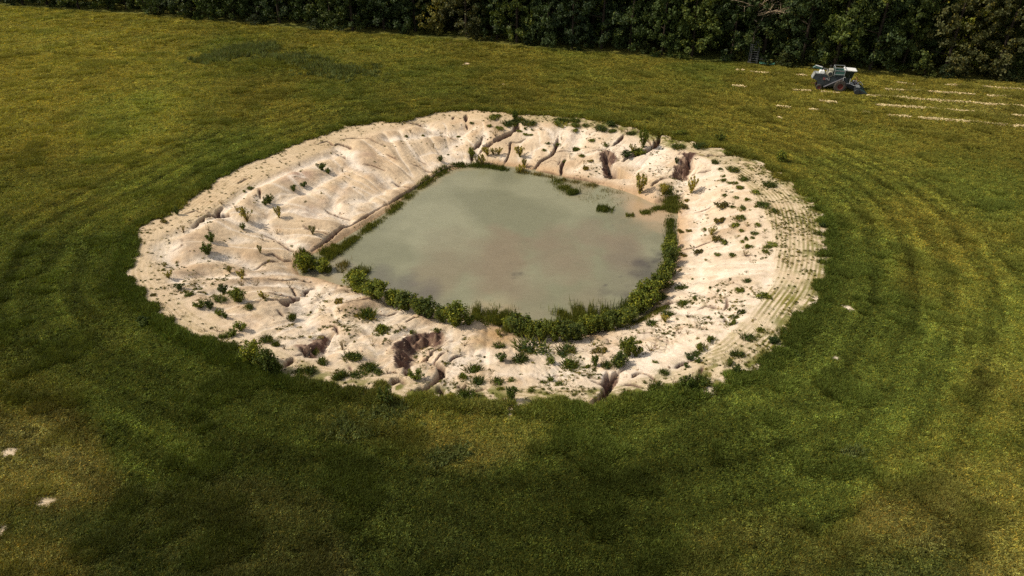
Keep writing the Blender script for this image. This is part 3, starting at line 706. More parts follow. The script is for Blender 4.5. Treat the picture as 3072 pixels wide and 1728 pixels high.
# ------------------------------------------------------------------ shrubs, tufts and weeds on the sand, each traced where it stands
# (region, x, y of the foot, width, height in that region's pixels, kind)
TR = {
'A': """555,1010,60,90,leafy;1950,580,75,80,leafy;2010,612,55,50,dark;1775,737,65,50,dark;1680,782,60,55,dark;1445,900,85,90,leafy;1405,918,55,55,leafy;
1255,762,62,30,clump;1200,788,35,18,clump;1230,1075,110,120,pale;1535,1040,90,95,pale;1130,980,85,70,sparse;1190,1152,65,65,leafy;885,1272,90,105,dark;850,1390,115,120,dark;
860,1165,60,60,sparse;615,1185,110,75,sparse;1860,1200,70,80,pale;1355,1382,50,70,pale;1380,1257,60,50,sparse;1520,1200,60,50,sparse;980,910,75,60,sparse;2150,600,60,45,sparse;1735,540,50,40,sparse;420,1085,80,40,olive""",
'B': """470,430,95,62,pale;430,320,50,40,pale;578,538,90,60,leafy;670,600,70,40,clump;728,512,50,50,sparse;1065,382,60,60,pale;1178,440,100,75,pale;1175,505,95,60,sparse;
1005,582,95,100,dark;1150,660,170,150,leafy;1245,724,80,50,weed;780,716,110,80,leafy;872,728,85,110,dark;965,792,90,65,leafy;1020,822,55,75,dark;1165,932,130,80,leafy;1090,985,120,65,leafy;
1320,502,85,50,sparse;1390,632,95,70,pale;1640,524,60,65,sparse;1410,1042,125,65,weed;1000,1000,100,35,weed;1072,1085,90,40,weed;1660,832,80,70,weed;1960,1255,105,70,weed;1825,1352,130,75,weed;
1722,1342,95,50,weed;2125,1390,125,70,weed;2245,1202,150,65,weed;2395,1302,140,60,weed;2390,802,170,80,weed;2522,950,105,62,clump;2150,1102,80,80,sparse;1882,1152,80,55,weed;2490,1342,90,35,clump;
230,890,95,65,dark;1505,1085,70,60,weed;2110,665,110,40,olive;2120,755,100,60,sparse;960,640,130,35,weed;2020,590,60,35,sparse;1920,610,60,35,sparse;1590,1120,80,70,sparse;1290,600,0,0,x;820,945,60,40,sparse;940,945,60,60,sparse;320,600,70,30,olive""",
'C': """470,622,130,60,clump;335,484,130,50,weed;190,884,130,60,clump;340,994,130,62,weed;425,1032,90,35,clump;65,1064,110,60,weed;552,748,60,50,sparse;805,1090,140,105,leafy;
510,1320,150,210,leafy;1350,1004,140,60,weed;1252,1084,95,70,clump;1385,1124,140,62,weed;1582,1124,125,50,weed;1722,1102,80,32,clump;1722,1292,95,165,dark;1622,912,105,100,dark;1805,915,145,85,weed;
2102,935,105,100,leafy;2290,966,190,62,weed;1222,832,60,50,sparse;1270,765,100,75,sparse;768,642,60,42,clump;1002,622,52,42,clump;645,602,60,70,sparse;90,802,100,75,sparse;2098,1104,70,55,leafy;
1612,1184,68,30,clump;1912,1204,74,40,clump;1300,1262,180,90,weed;240,1050,150,40,weed;1600,775,110,50,weed;1920,800,300,70,weed;2250,830,200,70,weed;2480,1070,45,62,sparse;1110,640,0,0,x;1590,660,60,60,pale;
1640,1010,0,0,x;2030,1120,60,30,weed;2180,1140,80,30,clump;1150,800,0,0,x;380,760,90,50,sparse;520,1030,50,60,sparse;1105,820,60,40,sparse""",
'R': """500,962,210,160,leafy;585,860,170,200,leafy;665,862,120,120,leafy;275,960,85,130,dark;215,975,70,42,clump;380,965,110,70,weed;50,970,120,60,weed;805,816,130,80,sparse;1310,802,110,80,clump;1402,722,100,70,clump;1268,920,62,50,dark;855,922,52,30,clump;1180,892,95,65,dark;
1255,852,100,35,weed;1150,1165,140,130,dark;1290,1130,180,75,weed;2000,742,110,75,dark;2215,852,90,42,dark;1552,942,100,65,clump;1635,1022,90,80,dark;850,1182,140,80,weed;940,1034,90,50,weed;1155,975,55,50,dark;
1167,655,65,62,sparse;1080,645,65,62,sparse;1172,492,78,50,sparse;1630,494,90,42,clump;1687,452,75,52,clump;1582,555,90,62,clump;1890,289,125,55,clump;1955,302,50,38,clump;1665,244,80,48,clump;1742,144,75,40,weed;
1130,212,125,42,weed;1252,303,78,26,clump;1140,362,125,42,weed;950,534,90,75,pale;1750,695,130,45,weed;1650,860,120,60,weed;1870,620,80,40,clump;2090,640,120,60,weed;1950,870,120,55,weed;700,733,62,34,clump;
1390,208,35,28,clump;1470,240,35,22,clump;1500,494,45,35,clump;40,820,140,50,olive;300,830,160,60,olive;1100,700,0,0,x;1030,1130,60,70,sparse;610,1250,130,60,weed;470,560,0,0,x;980,470,120,50,weed;820,560,110,50,weed;920,300,110,55,weed;1400,560,60,30,sparse;1300,600,80,25,sparse""",
'E': """2065,502,115,125,leafy;1480,303,90,78,leafy;740,360,95,170,leafy;690,415,140,75,leafy;640,400,90,60,pale;570,455,115,70,dark;705,803,120,175,pale;1200,802,110,125,pale;930,812,85,85,pale;420,155,95,55,dark;1095,254,120,62,leafy;
1490,584,70,26,clump;1508,642,45,24,clump;1518,684,60,28,clump;1630,712,60,35,clump;1575,706,60,16,clump;1680,754,80,32,clump;1825,806,80,42,clump;1750,876,60,28,clump;1605,586,110,46,weed;1705,676,85,38,weed;
1500,936,150,72,olive;1525,830,50,28,clump;1685,962,75,44,clump;1610,946,50,25,clump;1478,1074,130,60,olive;1675,1058,100,50,clump;1625,1128,88,46,clump;1690,1172,50,30,clump;1850,1116,60,28,clump;1862,1076,30,28,sparse;
1745,1126,50,35,sparse;1820,1200,78,28,weed;1730,1258,38,42,clump;1695,1276,50,24,clump;1765,1336,78,50,clump;1800,1240,50,22,clump;1395,1205,85,70,pale;1450,1262,130,60,olive;1520,1290,70,52,clump;1105,1184,72,50,olive;
1180,1172,70,34,olive;1325,1162,52,26,clump;1605,1410,68,36,clump;1465,1402,78,26,clump;1725,1412,110,70,sparse;1265,1390,100,75,olive;1130,1406,85,40,olive;1990,1304,120,30,clump;1920,1374,60,42,clump;1940,1330,70,28,clump;
2018,988,76,46,clump;1895,926,130,40,weed;1080,366,130,50,weed;1960,735,110,55,weed;1135,944,100,46,olive;145,444,44,24,clump;380,346,54,30,clump;238,296,60,24,clump;230,492,70,24,olive;180,580,62,60,olive;92,388,62,36,clump;
890,604,48,48,sparse;1060,516,45,62,dark;1290,360,140,60,weed;2470,1130,70,45,dark;2055,1180,40,30,sparse;85,110,90,40,weed;90,150,80,28,weed;330,190,120,46,weed;185,155,70,25,weed;440,210,80,30,weed;620,235,80,40,weed;45,65,70,25,weed;1500,500,0,0,x;
1430,515,60,50,weed;1560,430,60,40,weed;1830,940,36,24,clump;1990,300,0,0,x;1640,850,60,20,clump;2200,1080,0,0,x;1160,880,60,30,olive""",
'F': """1235,192,65,85,dark;1240,240,80,55,dark;1180,225,130,35,weed;1190,245,110,26,weed;1372,232,140,42,weed;1025,180,115,45,clump;1080,160,60,30,clump;1680,245,130,48,clump;1715,205,130,50,weed;1820,250,85,30,clump;1820,300,70,28,clump;1815,205,90,28,clump;
992,256,42,30,clump;1085,282,78,34,clump;822,226,42,22,clump;1050,352,85,62,sparse;1345,280,42,26,clump;1282,304,50,18,clump;1340,335,50,20,clump;1392,340,44,18,clump;1490,290,60,34,sparse;820,566,72,95,leafy;520,592,62,60,leafy;452,464,50,56,sparse;620,376,46,50,sparse;690,358,32,22,clump;
975,535,85,70,pale;1030,530,60,60,pale;1085,525,70,65,pale;1290,545,105,85,pale;925,630,70,100,pale;870,600,60,55,pale;1300,720,110,90,pale;1330,650,60,80,pale;1885,546,44,26,clump;1830,490,72,36,weed;1690,384,32,36,sparse;1980,396,60,24,clump;1552,420,46,18,clump;
1523,490,44,24,clump;232,314,34,42,sparse;190,355,30,20,clump;350,348,30,16,clump;1770,570,40,50,sparse;1715,600,45,34,clump;1660,438,50,26,clump;1410,292,30,18,clump;1560,330,30,16,sparse;595,532,24,14,clump;1290,200,70,40,weed;910,395,36,36,sparse""",
'D': """360,812,26,16,dark;640,470,0,0,x""",
}
NAME = {'leafy': ('leafy_shrub', 'shrub'), 'dark': ('dark_shrub', 'shrub'), 'pale': ('pale_shrub', 'shrub'), 'sparse': ('sparse_shrub', 'shrub'),
        'clump': ('weed_clump', 'weed clump'), 'olive': ('weed_mat', 'weed mat'), 'weed': ('grass_tuft', 'grass tuft')}
DESC = {'leafy': 'leafy green shrub', 'dark': 'dark green shrub', 'pale': 'pale yellow-green shrub', 'sparse': 'thin sparse shrub', 'clump': 'low green weed clump', 'olive': 'flat olive weed mat', 'weed': 'spreading grass tuft'}
def bank(x, y):
    a = math.degrees(math.atan2(y-cy, x-cx)) % 360
    o = float(bil(SO, x, y))
    if o < -0.4: return 'in the field grass'
    names = ['right bank', 'far right bank', 'far bank', 'far left bank', 'left bank', 'near left bank', 'near bank', 'near right bank']
    return 'on the '+names[int(((a+22.5) % 360)//45)]
LM = [('D', 1530, 400, 'the triangular scarp'), ('D', 1720, 410, 'the tall right scarp'), ('D', 1250, 350, 'the far gully'),
      ('D', 1050, 870, 'the curved dark slump'), ('D', 1520, 970, 'the near-right gully'), ('D', 545, 530, 'the forked left crack'),
      ('D', 660, 890, 'the twin rim bushes'), ('D', 780, 660, "the pond's left tip"), ('D', 1700, 560, "the pond's upper right"), ('D', 1700, 700, "the pond's lower right"),
      ('D', 850, 830, 'the white silt wash'), ('D', 1250, 990, 'the near sand rim'), ('D', 1950, 620, 'the right stubble band'), ('D', 1120, 420, "the pond's far bend"),
      ('D', 390, 720, 'the left stubble band'), ('D', 1400, 300, 'the far sand rim'), ('D', 740, 730, 'the small left gully'), ('D', 1620, 800, 'the right waterline bushes')]
LMW = [(np.array(ground_pt(*src(r, a, b))), t) for r, a, b, t in LM]
recs = []
for reg, txt in TR.items():
    for e in txt.replace('\n', '').split(';'):
        a = e.strip().split(',')
        if a[4] == 'x': continue
        px, py = src(reg, float(a[0]), float(a[1])); k = REG[reg][2]; x, y, z = put(px, py)
        _, _, dep = proj(x, y, z); mpp = float(dep)/FPX/k
        recs.append([a[4], x, y, z, float(a[2])*mpp, float(a[3])*mpp*1.06])
for r in [('B', 1285, 1245, 230, 235, 'big'), ('B', 1430, 1330, 240, 260, 'big')]:
    px, py = src(r[0], r[1], r[2]); x, y, z = put(px, py); _, _, dep = proj(x, y, z); mpp = float(dep)/FPX/3.22
    recs.append([r[5], x, y, z, r[3]*mpp, r[4]*mpp])
NAME['big'] = ('rim_bush', 'bush'); DESC['big'] = 'large leafy bush'
ORD = ['closest', 'second closest', 'third closest', 'fourth closest', 'fifth closest', 'sixth closest', 'seventh closest', 'eighth closest', 'ninth closest', 'tenth closest']
bucket = {}
for r in recs:
    d = [np.hypot(*(p-np.array(r[1:3]))) for p, t in LMW]; j = int(np.argmin(d))
    size = ('tiny ' if r[4] < .45 else 'small ' if r[4] < .9 else 'broad ' if r[4] > 1.5 else '')
    if r[0] == 'big': size = ''
    bucket.setdefault((size+DESC[r[0]], bank(r[1], r[2]), LMW[j][1]), []).append((d[j], r))
for (ds, bk, lm), v in bucket.items():
    v.sort(key=lambda q: q[0])
    for i, (d, r) in enumerate(v):
        nm, cat = NAME[r[0]]
        lab = f"{ds} {bk}, {ORD[min(i, 9)]+' to' if len(v) > 1 else 'near'} {lm}"
        if len(lab.split()) > 16: lab = lab.replace("yellow-green ", "").replace("low ", "").replace("in the field grass", "in field grass").replace("flat ", "")
        plant(r[0], r[1], r[2], r[3], r[4], r[5], nm, cat, cat+"s on the sand", lab)

# ------------------------------------------------------------------ dense bushes along the waterline, in two rows
ROW1 = [('S',912,825,56,80),('S',935,822,40,46),('S',966,829,42,50),('S',1068,878,64,66),('S',1100,886,40,52),('S',1130,899,56,62),('S',1180,921,50,55),('S',1217,933,60,66),('S',1258,948,44,48),
        ('S',1286,955,54,56),('S',1326,970,50,48),('S',1366,980,68,68),('S',1405,979,36,38)]
ROW2 = [('S',1528,988,52,42),('S',1559,1012,60,62),('S',1592,1020,58,60),('S',1627,1025,60,62),('S',1665,1027,58,62),('S',1699,1027,60,66),('S',1730,1022,52,60),('S',1761,1006,56,60),('S',1797,996,56,56),
        ('S',1830,992,56,60),('S',1861,984,58,62),('S',1888,970,58,66),('S',1914,950,64,78),('S',1945,924,60,80),('S',1967,894,54,66),('S',1986,870,48,62),('S',2000,842,44,60),('S',2005,812,44,60),('S',2010,784,42,60),('S',2012,758,34,40)]
words = ['first', 'second', 'third', 'fourth', 'fifth', 'sixth', 'seventh', 'eighth', 'ninth', 'tenth', 'eleventh', 'twelfth', 'thirteenth', 'fourteenth', 'fifteenth', 'sixteenth', 'seventeenth', 'eighteenth', 'nineteenth', 'twentieth']
for row, where in ((ROW1, "the near-left waterline row"), (ROW2, "the curved lower right waterline row")):
    for i, (rg, px, py, w, h) in enumerate(row):
        x, y, z = put(px, py); z = max(z, WL); _, _, dep = proj(x, y, z); mpp = float(dep)/FPX
        plant('big', x, y+.35, z, w*mpp*1.22*rnd.uniform(.85, 1.25), h*mpp*.98*rnd.uniform(.75, 1.25), 'waterline_bush', 'bush', 'bushes along the waterline', f"dense green bush standing {words[i]} from the left in {where}", sink=.05)
        if i % 2 == 0:                   # lower skirt growth belongs to the next bush, standing a step behind
            pass

# reeds and water grass: uncounted, one mesh
def reed_band(paths, seed):
    rs = np.random.RandomState(seed); PV = []
    V = []; F = []; Cc = []; o = 0
    for reg, pts, wid, h, dens, col, lift in paths:
        P = np.array([unproj(*src(reg, *p), WL) for p in pts]); L = np.linalg.norm(np.diff(P, axis=0), axis=1); tot = L.sum(); n = int(tot*dens*1.9)
        t = rs.rand(n)*tot; cum = np.concatenate([[0], np.cumsum(L)]); k = np.clip(np.searchsorted(cum, t)-1, 0, len(L)-1); f = (t-cum[k])/L[k]
        c = P[k]*(1-f)[:, None]+P[k+1]*f[:, None]; d = (P[k+1]-P[k])/L[k][:, None]; nn = np.stack([-d[:, 1], d[:, 0]], 1)
        clumpy = fbm(c[:, 0], c[:, 1], .9, 3, 201)
        keep = rs.rand(n) < np.clip(.85+1.3*clumpy, .08, 1); c = c[keep]; nn = nn[keep]; m = len(c); cl = clumpy[keep]
        c = c+nn*(rs.normal(0, .5, (m, 1))*wid)
        z = np.maximum(gz(c[:, 0], c[:, 1]), WL-.05)
        hh = .85*h*(.5+.45*rs.rand(m))*np.clip(.8+.8*cl, .4, 1.4); th = rs.rand(m)*6.283; ln = .35*hh*rs.rand(m); dd = np.stack([np.cos(th), np.sin(th)], 1)
        ra = rs.rand(m)*3.14; sd = np.stack([np.cos(ra), np.sin(ra), 0*ra], 1)*(.012+.012*rs.rand(m))[:, None]
        b0 = np.stack([c[:, 0], c[:, 1], z-.02], 1); mid = b0+np.stack([dd[:, 0]*ln*.35, dd[:, 1]*ln*.35, hh*.6], 1); tip = b0+np.stack([dd[:, 0]*ln, dd[:, 1]*ln, hh], 1)
        V.append(np.stack([b0-sd, b0+sd, mid+sd*.8, tip, mid-sd*.8], 1).reshape(-1, 3)); F.append(np.arange(5*m).reshape(m, 5)+o); o += 5*m
        cc = np.array(col)[None]*(.65+.7*rs.rand(m, 1)); cc = np.where(rs.rand(m, 1) < .2, cc*[1.6, 1.25, .9], cc); Cc.append(np.repeat(cc, 5, 0))
    return mesh_np("reeds", np.concatenate(V), np.concatenate(F), np.concatenate(Cc))
RG = (.15, .17, .034); RP = (.21, .19, .06); RD = (.10, .13, .026)
paths = [('S',[(962,788),(1000,768),(1050,728),(1100,690),(1160,648),(1215,600),(1255,568),(1300,536),(1340,515)],.55,.62,190,RG,0),
 ('F',[(480,735),(560,685),(640,650),(760,640),(880,640),(1000,650),(1120,670),(1180,680)],.6,.7,230,RD,0),
 ('F',[(1230,690),(1400,715),(1560,740),(1700,775),(1850,800),(2050,840)],.5,.6,110,RP,0),('F',[(1640,780),(1720,860),(1800,900)],.9,.8,260,RG,0),
 ('E',[(0,680),(120,710),(240,745),(380,780),(560,800)],.9,.5,90,RP,0),('E',[(150,880),(300,820),(450,860),(560,900)],1.6,.45,26,RP,0),
 ('E',[(290,955),(370,965),(450,975)],.7,.8,420,RD,0),('E',[(570,1020),(650,1020)],.45,.6,330,RG,0),('E',[(710,1000),(800,990),(830,960),(960,950)],.5,.6,260,RG,0),
 ('E',[(20,800),(60,805),(90,820)],.6,.7,400,RD,0),('E',[(930,800),(980,860),(1010,900),(1025,960),(1005,1010)],.8,.9,420,RG,0),
 ('E',[(1000,1010),(1000,1100),(1005,1200),(1000,1300)],.55,.8,190,RD,0),
 ('G',[(1180,300),(1350,200),(1550,60)],.6,.7,260,RG,0),('G',[(1260,600),(1380,600)],.6,.7,200,RG,0),('G',[(1400,480),(1550,500),(1700,520)],.9,.75,130,RP,0),('G',[(1560,640),(1600,560)],.5,.5,60,RP,0),
 ('G',[(1780,600),(1900,640),(2040,680)],1.0,1.0,420,RG,0),('G',[(780,420),(860,350),(940,300)],.7,.9,260,RG,0),
 ('C',[(1280,480),(1420,480),(1560,500),(1660,545)],1.4,.9,620,RG,0),('C',[(1640,600),(1760,640),(1900,650),(2050,640),(2200,600)],1.1,1.0,420,RG,0),
 ('R',[(0,560),(80,520),(200,510),(330,520),(420,520)],1.8,1.0,650,RG,0),('R',[(450,500),(560,450),(640,380)],1.0,.9,250,RD,0),
 ('R',[(560,610),(700,570),(800,520),(960,440)],.5,.45,160,RG,0),('R',[(870,340),(940,260),(1000,180)],.5,.4,120,RP,0),
 ('G',[(2000,850),(2160,820),(2300,900)],.7,.7,120,RG,0)]
tag(link("reeds", reed_band(paths, 9), M_REED), "green and straw coloured water grass fringing the muddy pond edge", "reeds", kind='stuff')

# ------------------------------------------------------------------ grass and low weeds: scattered stuff
def hidden_tufts(prefix, makers):
    col = bpy.data.collections.new(prefix)
    for i, me in enumerate(makers):
        me.materials.append(M_GRASS); o = bpy.data.objects.new(f"{prefix}_{i}", me); col.objects.link(o)
    return col
def scatter(name, P, scl, rz, tilt, col, idx, coll, mat, label=None, cat=None):
    me = bpy.data.meshes.new(name); me.vertices.add(len(P)); me.vertices.foreach_set("co", P.astype(np.float32).ravel())
    def att(n, t, key, arr):
        a = me.attributes.new(n, t, 'POINT'); a.data.foreach_set(key, np.ascontiguousarray(arr).ravel())
    att("scl", 'FLOAT_VECTOR', "vector", scl.astype(np.float32)); att("rot", 'FLOAT_VECTOR', "vector", np.stack([tilt[:, 0], tilt[:, 1], rz], 1).astype(np.float32))
    att("col", 'FLOAT_COLOR', "color", np.concatenate([col, np.ones((len(col), 1))], 1).astype(np.float32)); att("idx", 'INT', "value", idx.astype(np.int32))
    o = link(name, me, mat); tag(o, label, cat, kind='stuff')
    ng = bpy.data.node_groups.new(name+"_scatter", 'GeometryNodeTree')
    ng.interface.new_socket("Geometry", in_out='INPUT', socket_type='NodeSocketGeometry'); ng.interface.new_socket("Geometry", in_out='OUTPUT', socket_type='NodeSocketGeometry')
    gi = ng.nodes.new("NodeGroupInput"); go = ng.nodes.new("NodeGroupOutput"); ip = ng.nodes.new("GeometryNodeInstanceOnPoints"); ci = ng.nodes.new("GeometryNodeCollectionInfo")
    ci.inputs["Collection"].default_value = coll; ci.inputs["Separate Children"].default_value = True; ci.inputs["Reset Children"].default_value = True
    def named(n, t):
        a = ng.nodes.new("GeometryNodeInputNamedAttribute"); a.data_type = t; a.inputs["Name"].default_value = n; return a.outputs["Attribute"]
    L = ng.links.new
    L(gi.outputs[0], ip.inputs["Points"]); L(ci.outputs[0], ip.inputs["Instance"]); ip.inputs["Pick Instance"].default_value = True
    L(named("idx", 'INT'), ip.inputs["Instance Index"]); L(named("scl", 'FLOAT_VECTOR'), ip.inputs["Scale"])
    er = ng.nodes.new("FunctionNodeEulerToRotation"); L(named("rot", 'FLOAT_VECTOR'), er.inputs[0]); L(er.outputs[0], ip.inputs["Rotation"])
    L(ip.outputs[0], go.inputs[0])
    md = o.modifiers.new("scatter", 'NODES'); md.node_group = ng; return o
tm = []
for i in range(6):
    v = blades(300+i, 30, .17, .30, .014, (1, 1, 1), .4, 1.0, .2); tm.append(mesh_np(f"tuft{i}", v[0], v[1], v[2], attr="leaf"))
for i in range(3):
    v = blades(310+i, 40, .34, .30, .018, (1, 1, 1), .4, .6, .15); tm.append(mesh_np(f"tall{i}", v[0], v[1], v[2], attr="leaf"))
for i in range(3):
    v = mat_mesh(320+i, 70, .28, .16, .055, (1, 1, 1)); tm.append(mesh_np(f"herb{i}", v[0], v[1], v[2], attr="leaf"))
COLL = hidden_tufts("tuft_source", tm)
rs = np.random.RandomState(77)
def in_view(x, y, z, m=.20):
    px, py, dep = proj(x, y, z); return (px > -3072*m-120) & (px < 3072*(1+m)+120) & (py > -100) & (py < 1728*(1+m*1.5)+60) & (y > 5)
# candidate points with density falling off with distance
PTS = []
def cand(n, y0, y1, xw):
    y = y0+(y1-y0)*rs.rand(n); x = (rs.rand(n)*2-1)*(xw*(y+16)); return x, y
FL = np.array([unproj(*src('D', a, b)) for a, b in [(-120,8),(0,17),(200,30),(400,46),(600,63),(800,80),(1000,93),(1100,101),(1250,116),(1400,131),(1550,142),(1750,157),(1900,167),(2050,180),(2200,192),(2400,204),(2576,217),(2750,232)]])
def beyond_forest(x, y): return y > np.interp(x, FL[:, 0], FL[:, 1])+1.5
allx = []; ally = []; alls = []
for n, y0, y1, s in ((16000, 8, 14, .9), (90000, 14, 30, .9), (150000, 30, 50, 1.0), (190000, 50, 80, 1.15), (190000, 80, 125, 1.5), (110000, 125, 200, 2.1)):
    x, y = cand(n, y0, y1, .93); z = gz(x, y); ok = in_view(x, y, z) & ~beyond_forest(x, y)
    allx.append(x[ok]); ally.append(y[ok]); alls.append(np.full(ok.sum(), s))
x = np.concatenate(allx); y = np.concatenate(ally); s = np.concatenate(alls)
o_ = bil(SO, x, y); outb = (x < gx[1]) | (x > gx[-2]) | (y < gy[1]) | (y > gy[-2]); o_ = np.where(outb, -9, o_)
def samp(F, x, y):
    G = F.reshape(shp); i = np.clip(np.searchsorted(AX, x)-1, 0, len(AX)-2); j = np.clip(np.searchsorted(AY, y)-1, 0, len(AY)-2); return G[i, j]
sm_ = samp(SANDM, x, y)
ok = (sm_ < .45)
x, y, s, o_ = x[ok], y[ok], s[ok], o_[ok]; z = gz(x, y)
col = field_col(x, y, z)*np.clip(1+.30*rs.normal(0, 1, (len(x), 1)), .4, 2.1)
rim = (o_ > -0.9) & (o_ < .5)
tall = (fbm(x, y, 3.2, 3, 401) > .30) | (rim & (rs.rand(len(x)) < .35)) | (np.exp(-(((x-mx)/9)**2+((y-my)/4)**2)) > .45+.25*rs.rand(len(x)))
herb = (~tall) & (rs.rand(len(x)) < .07+.25*(fbm(x, y, 5, 2, 405) > .25))
idx = rs.randint(0, 6, len(x)); idx = np.where(tall, 6+rs.randint(0, 3, len(x)), idx); idx = np.where(herb, 9+rs.randint(0, 3, len(x)), idx)
hz = (.75+.5*rs.rand(len(x)))*np.where(rim, 1.25, 1.0)
scl = np.stack([s*(.9+.3*rs.rand(len(x))), s*(.9+.3*rs.rand(len(x))), (.55+.45*s)*hz], 1)
col = np.where((rim & (rs.rand(len(x)) < .5))[:, None], col*np.array([.90, .95, .95]), col)
rz = rs.rand(len(x))*6.283; tilt = rs.normal(0, .10, (len(x), 2))
scatter("grass", np.stack([x, y, z], 1), scl, rz, tilt, col, idx, COLL, M_GRASS, "short mown hay grass and herbs covering the whole field", "grass")
print("grass tufts", len(x))
# extra lip of taller grass hanging at the rim of the sand
n = 5200; t = rs.randint(0, len(PO), n); f = rs.rand(n)[:, None]; P = PO[t]*(1-f)+PO[(t+1) % len(PO)]*f
dout = P-np.array([[cx, cy]]); dout /= np.linalg.norm(dout, axis=1, keepdims=True); P = P+dout*(.12+.45*np.abs(rs.normal(0, 1, (n, 1))))+rs.normal(0, .12, (n, 2))
left = smooth(8, -8, P[:, 0]-cx)+smooth(5, 15, P[:, 1]-cy)
k = (samp(SANDM, P[:, 0], P[:, 1]) < .5) & (rs.rand(n) < .25+.6*left); P = P[k]; z = gz(P[:, 0], P[:, 1]); c = field_col(P[:, 0], P[:, 1], z)*np.array([.92, .98, .95])*(.7+.6*rs.rand(len(P), 1))
sc_ = np.clip(1.0+.25*rs.normal(0, 1, len(P)), .6, 1.8)
scatter("tall_grass", np.stack([P[:, 0], P[:, 1], z], 1), np.stack([sc_, sc_, sc_*1.15], 1), rs.rand(len(P))*6.28, rs.normal(0, .15, (len(P), 2)), c, 6+rs.randint(0, 3, len(P)), COLL, M_GRASS, "taller dark grass fringe hanging over the rim of the sand", "grass")
# sparse weeds and stubble sprouting from the sand
n = 100000; x = xmin+(xmax-xmin)*rs.rand(n); y = ymin+(ymax-ymin)*rs.rand(n); o_ = bil(SO, x, y); s1 = bil(SS, x, y); w1 = bil(SW, x, y)
sxn = np.clip((x-cx)/20, -1, 1); syn = np.clip((y-cy)/20, -1, 1); cl = fbm(x, y, 1.1, 4, 411, .6); cl2 = fbm(x, y, 5, 2, 413)
bandp = ((s1 < 0) & (o_ > 0))
pr = np.where(bandp, .10+.75*smooth(0, .5, sxn)*smooth(-.15, .3, cl+cl2)+.25*smooth(.2, -.6, syn)*smooth(0, .4, cl), 0)
pr *= np.where(bandp, .55+.7*(np.sin(o_*2*math.pi/.36) > -.2), 1)
pr += np.where((s1 >= 0) & (w1 < -.3), 1.1*smooth(.10, .42, cl+.45*cl2)*(.10+.9*smooth(-.25, -.8, syn)+.28*smooth(.2, .8, sxn)), 0)
pr += 1.0*smooth(1.6, .0, o_)*(o_ > 0)*(.5+.5*smooth(-.3, .4, sxn-.8*syn))*smooth(-.15, .35, cl)
ok = (rs.rand(n) < pr) & (o_ > 0) & (w1 < -.2) & (samp(crack, x, y) < .3)
x, y, o_, bandp = x[ok], y[ok], o_[ok], bandp[ok]; z = gz(x, y); m = len(x)
c = np.array([[.105, .115, .028]])*(.6+.8*rs.rand(m, 1)); c = np.where(rs.rand(m, 1) < .35, c*[1.7, 1.35, 1.2], c)
s = np.where(bandp, .45+.3*rs.rand(m), .35+.55*rs.rand(m)**2)
idx = np.where(rs.rand(m) < .55, rs.randint(0, 6, m), 9+rs.randint(0, 3, m))
scatter("low_weeds", np.stack([x, y, z], 1), np.stack([s, s, s*.85], 1), rs.rand(m)*6.28, rs.normal(0, .2, (m, 2)), c, idx, COLL, M_GRASS, "tiny scattered weeds and stubble sprouting from the sand", "weeds")
print("weeds", m)
# clods and crumbs of dried earth below the cuts
cm = []
for i in range(4):
    bm = bmesh.new(); bmesh.ops.create_icosphere(bm, subdivisions=1, radius=.5)
    r_ = random.Random(i+900)
    for v in bm.verts: v.co *= r_.uniform(.65, 1.15); v.co.z *= .7
    me = bpy.data.meshes.new(f"clod{i}"); bm.to_mesh(me); bm.free(); cm.append(me)
M_CLOD, nt, b = new_mat("dry_clod"); spec(b, .1, .95); a = N(nt, "ShaderNodeAttribute", attribute_name="col"); a.attribute_type = 'INSTANCER'; nt.links.new(a.outputs["Color"], b.inputs["Base Color"])
cc_ = bpy.data.collections.new("clod_source")
for i, me in enumerate(cm): me.materials.append(M_CLOD); cc_.objects.link(bpy.data.objects.new(f"clod_{i}", me))
n = 90000; x = xmin+(xmax-xmin)*rs.rand(n); y = ymin+(ymax-ymin)*rs.rand(n); ck_ = samp(crack, x, y)+.6*(samp(crack, x+.5, y) > .1)+.6*(samp(crack, x, y-.5) > .1)
pr = .45*(ck_ > .1)*(fbm(x, y, 1.5, 2, 421) > -.15)+.05*smooth(.15, .5, fbm(x, y, 2.2, 3, 423))*smooth(.2, -.8, (y-cy)/20)
ok = (rs.rand(n) < pr) & (bil(SO, x, y) > .2) & (bil(SW, x, y) < -.3); x, y = x[ok], y[ok]; m = len(x); z = gz(x, y); s = .05+.20*rs.rand(m)**3
scatter("earth_clods", np.stack([x, y, z], 1), np.stack([s, s*1.1, s], 1), rs.rand(m)*6.28, rs.normal(0, .4, (m, 2)), np.array([[.48, .35, .24]])*(.5+.6*rs.rand(m, 1)), rs.randint(0, 4, m), cc_, M_CLOD, "small crumbs and clods of dried earth strewn below the eroded cuts", "clods")
print("clods", m)
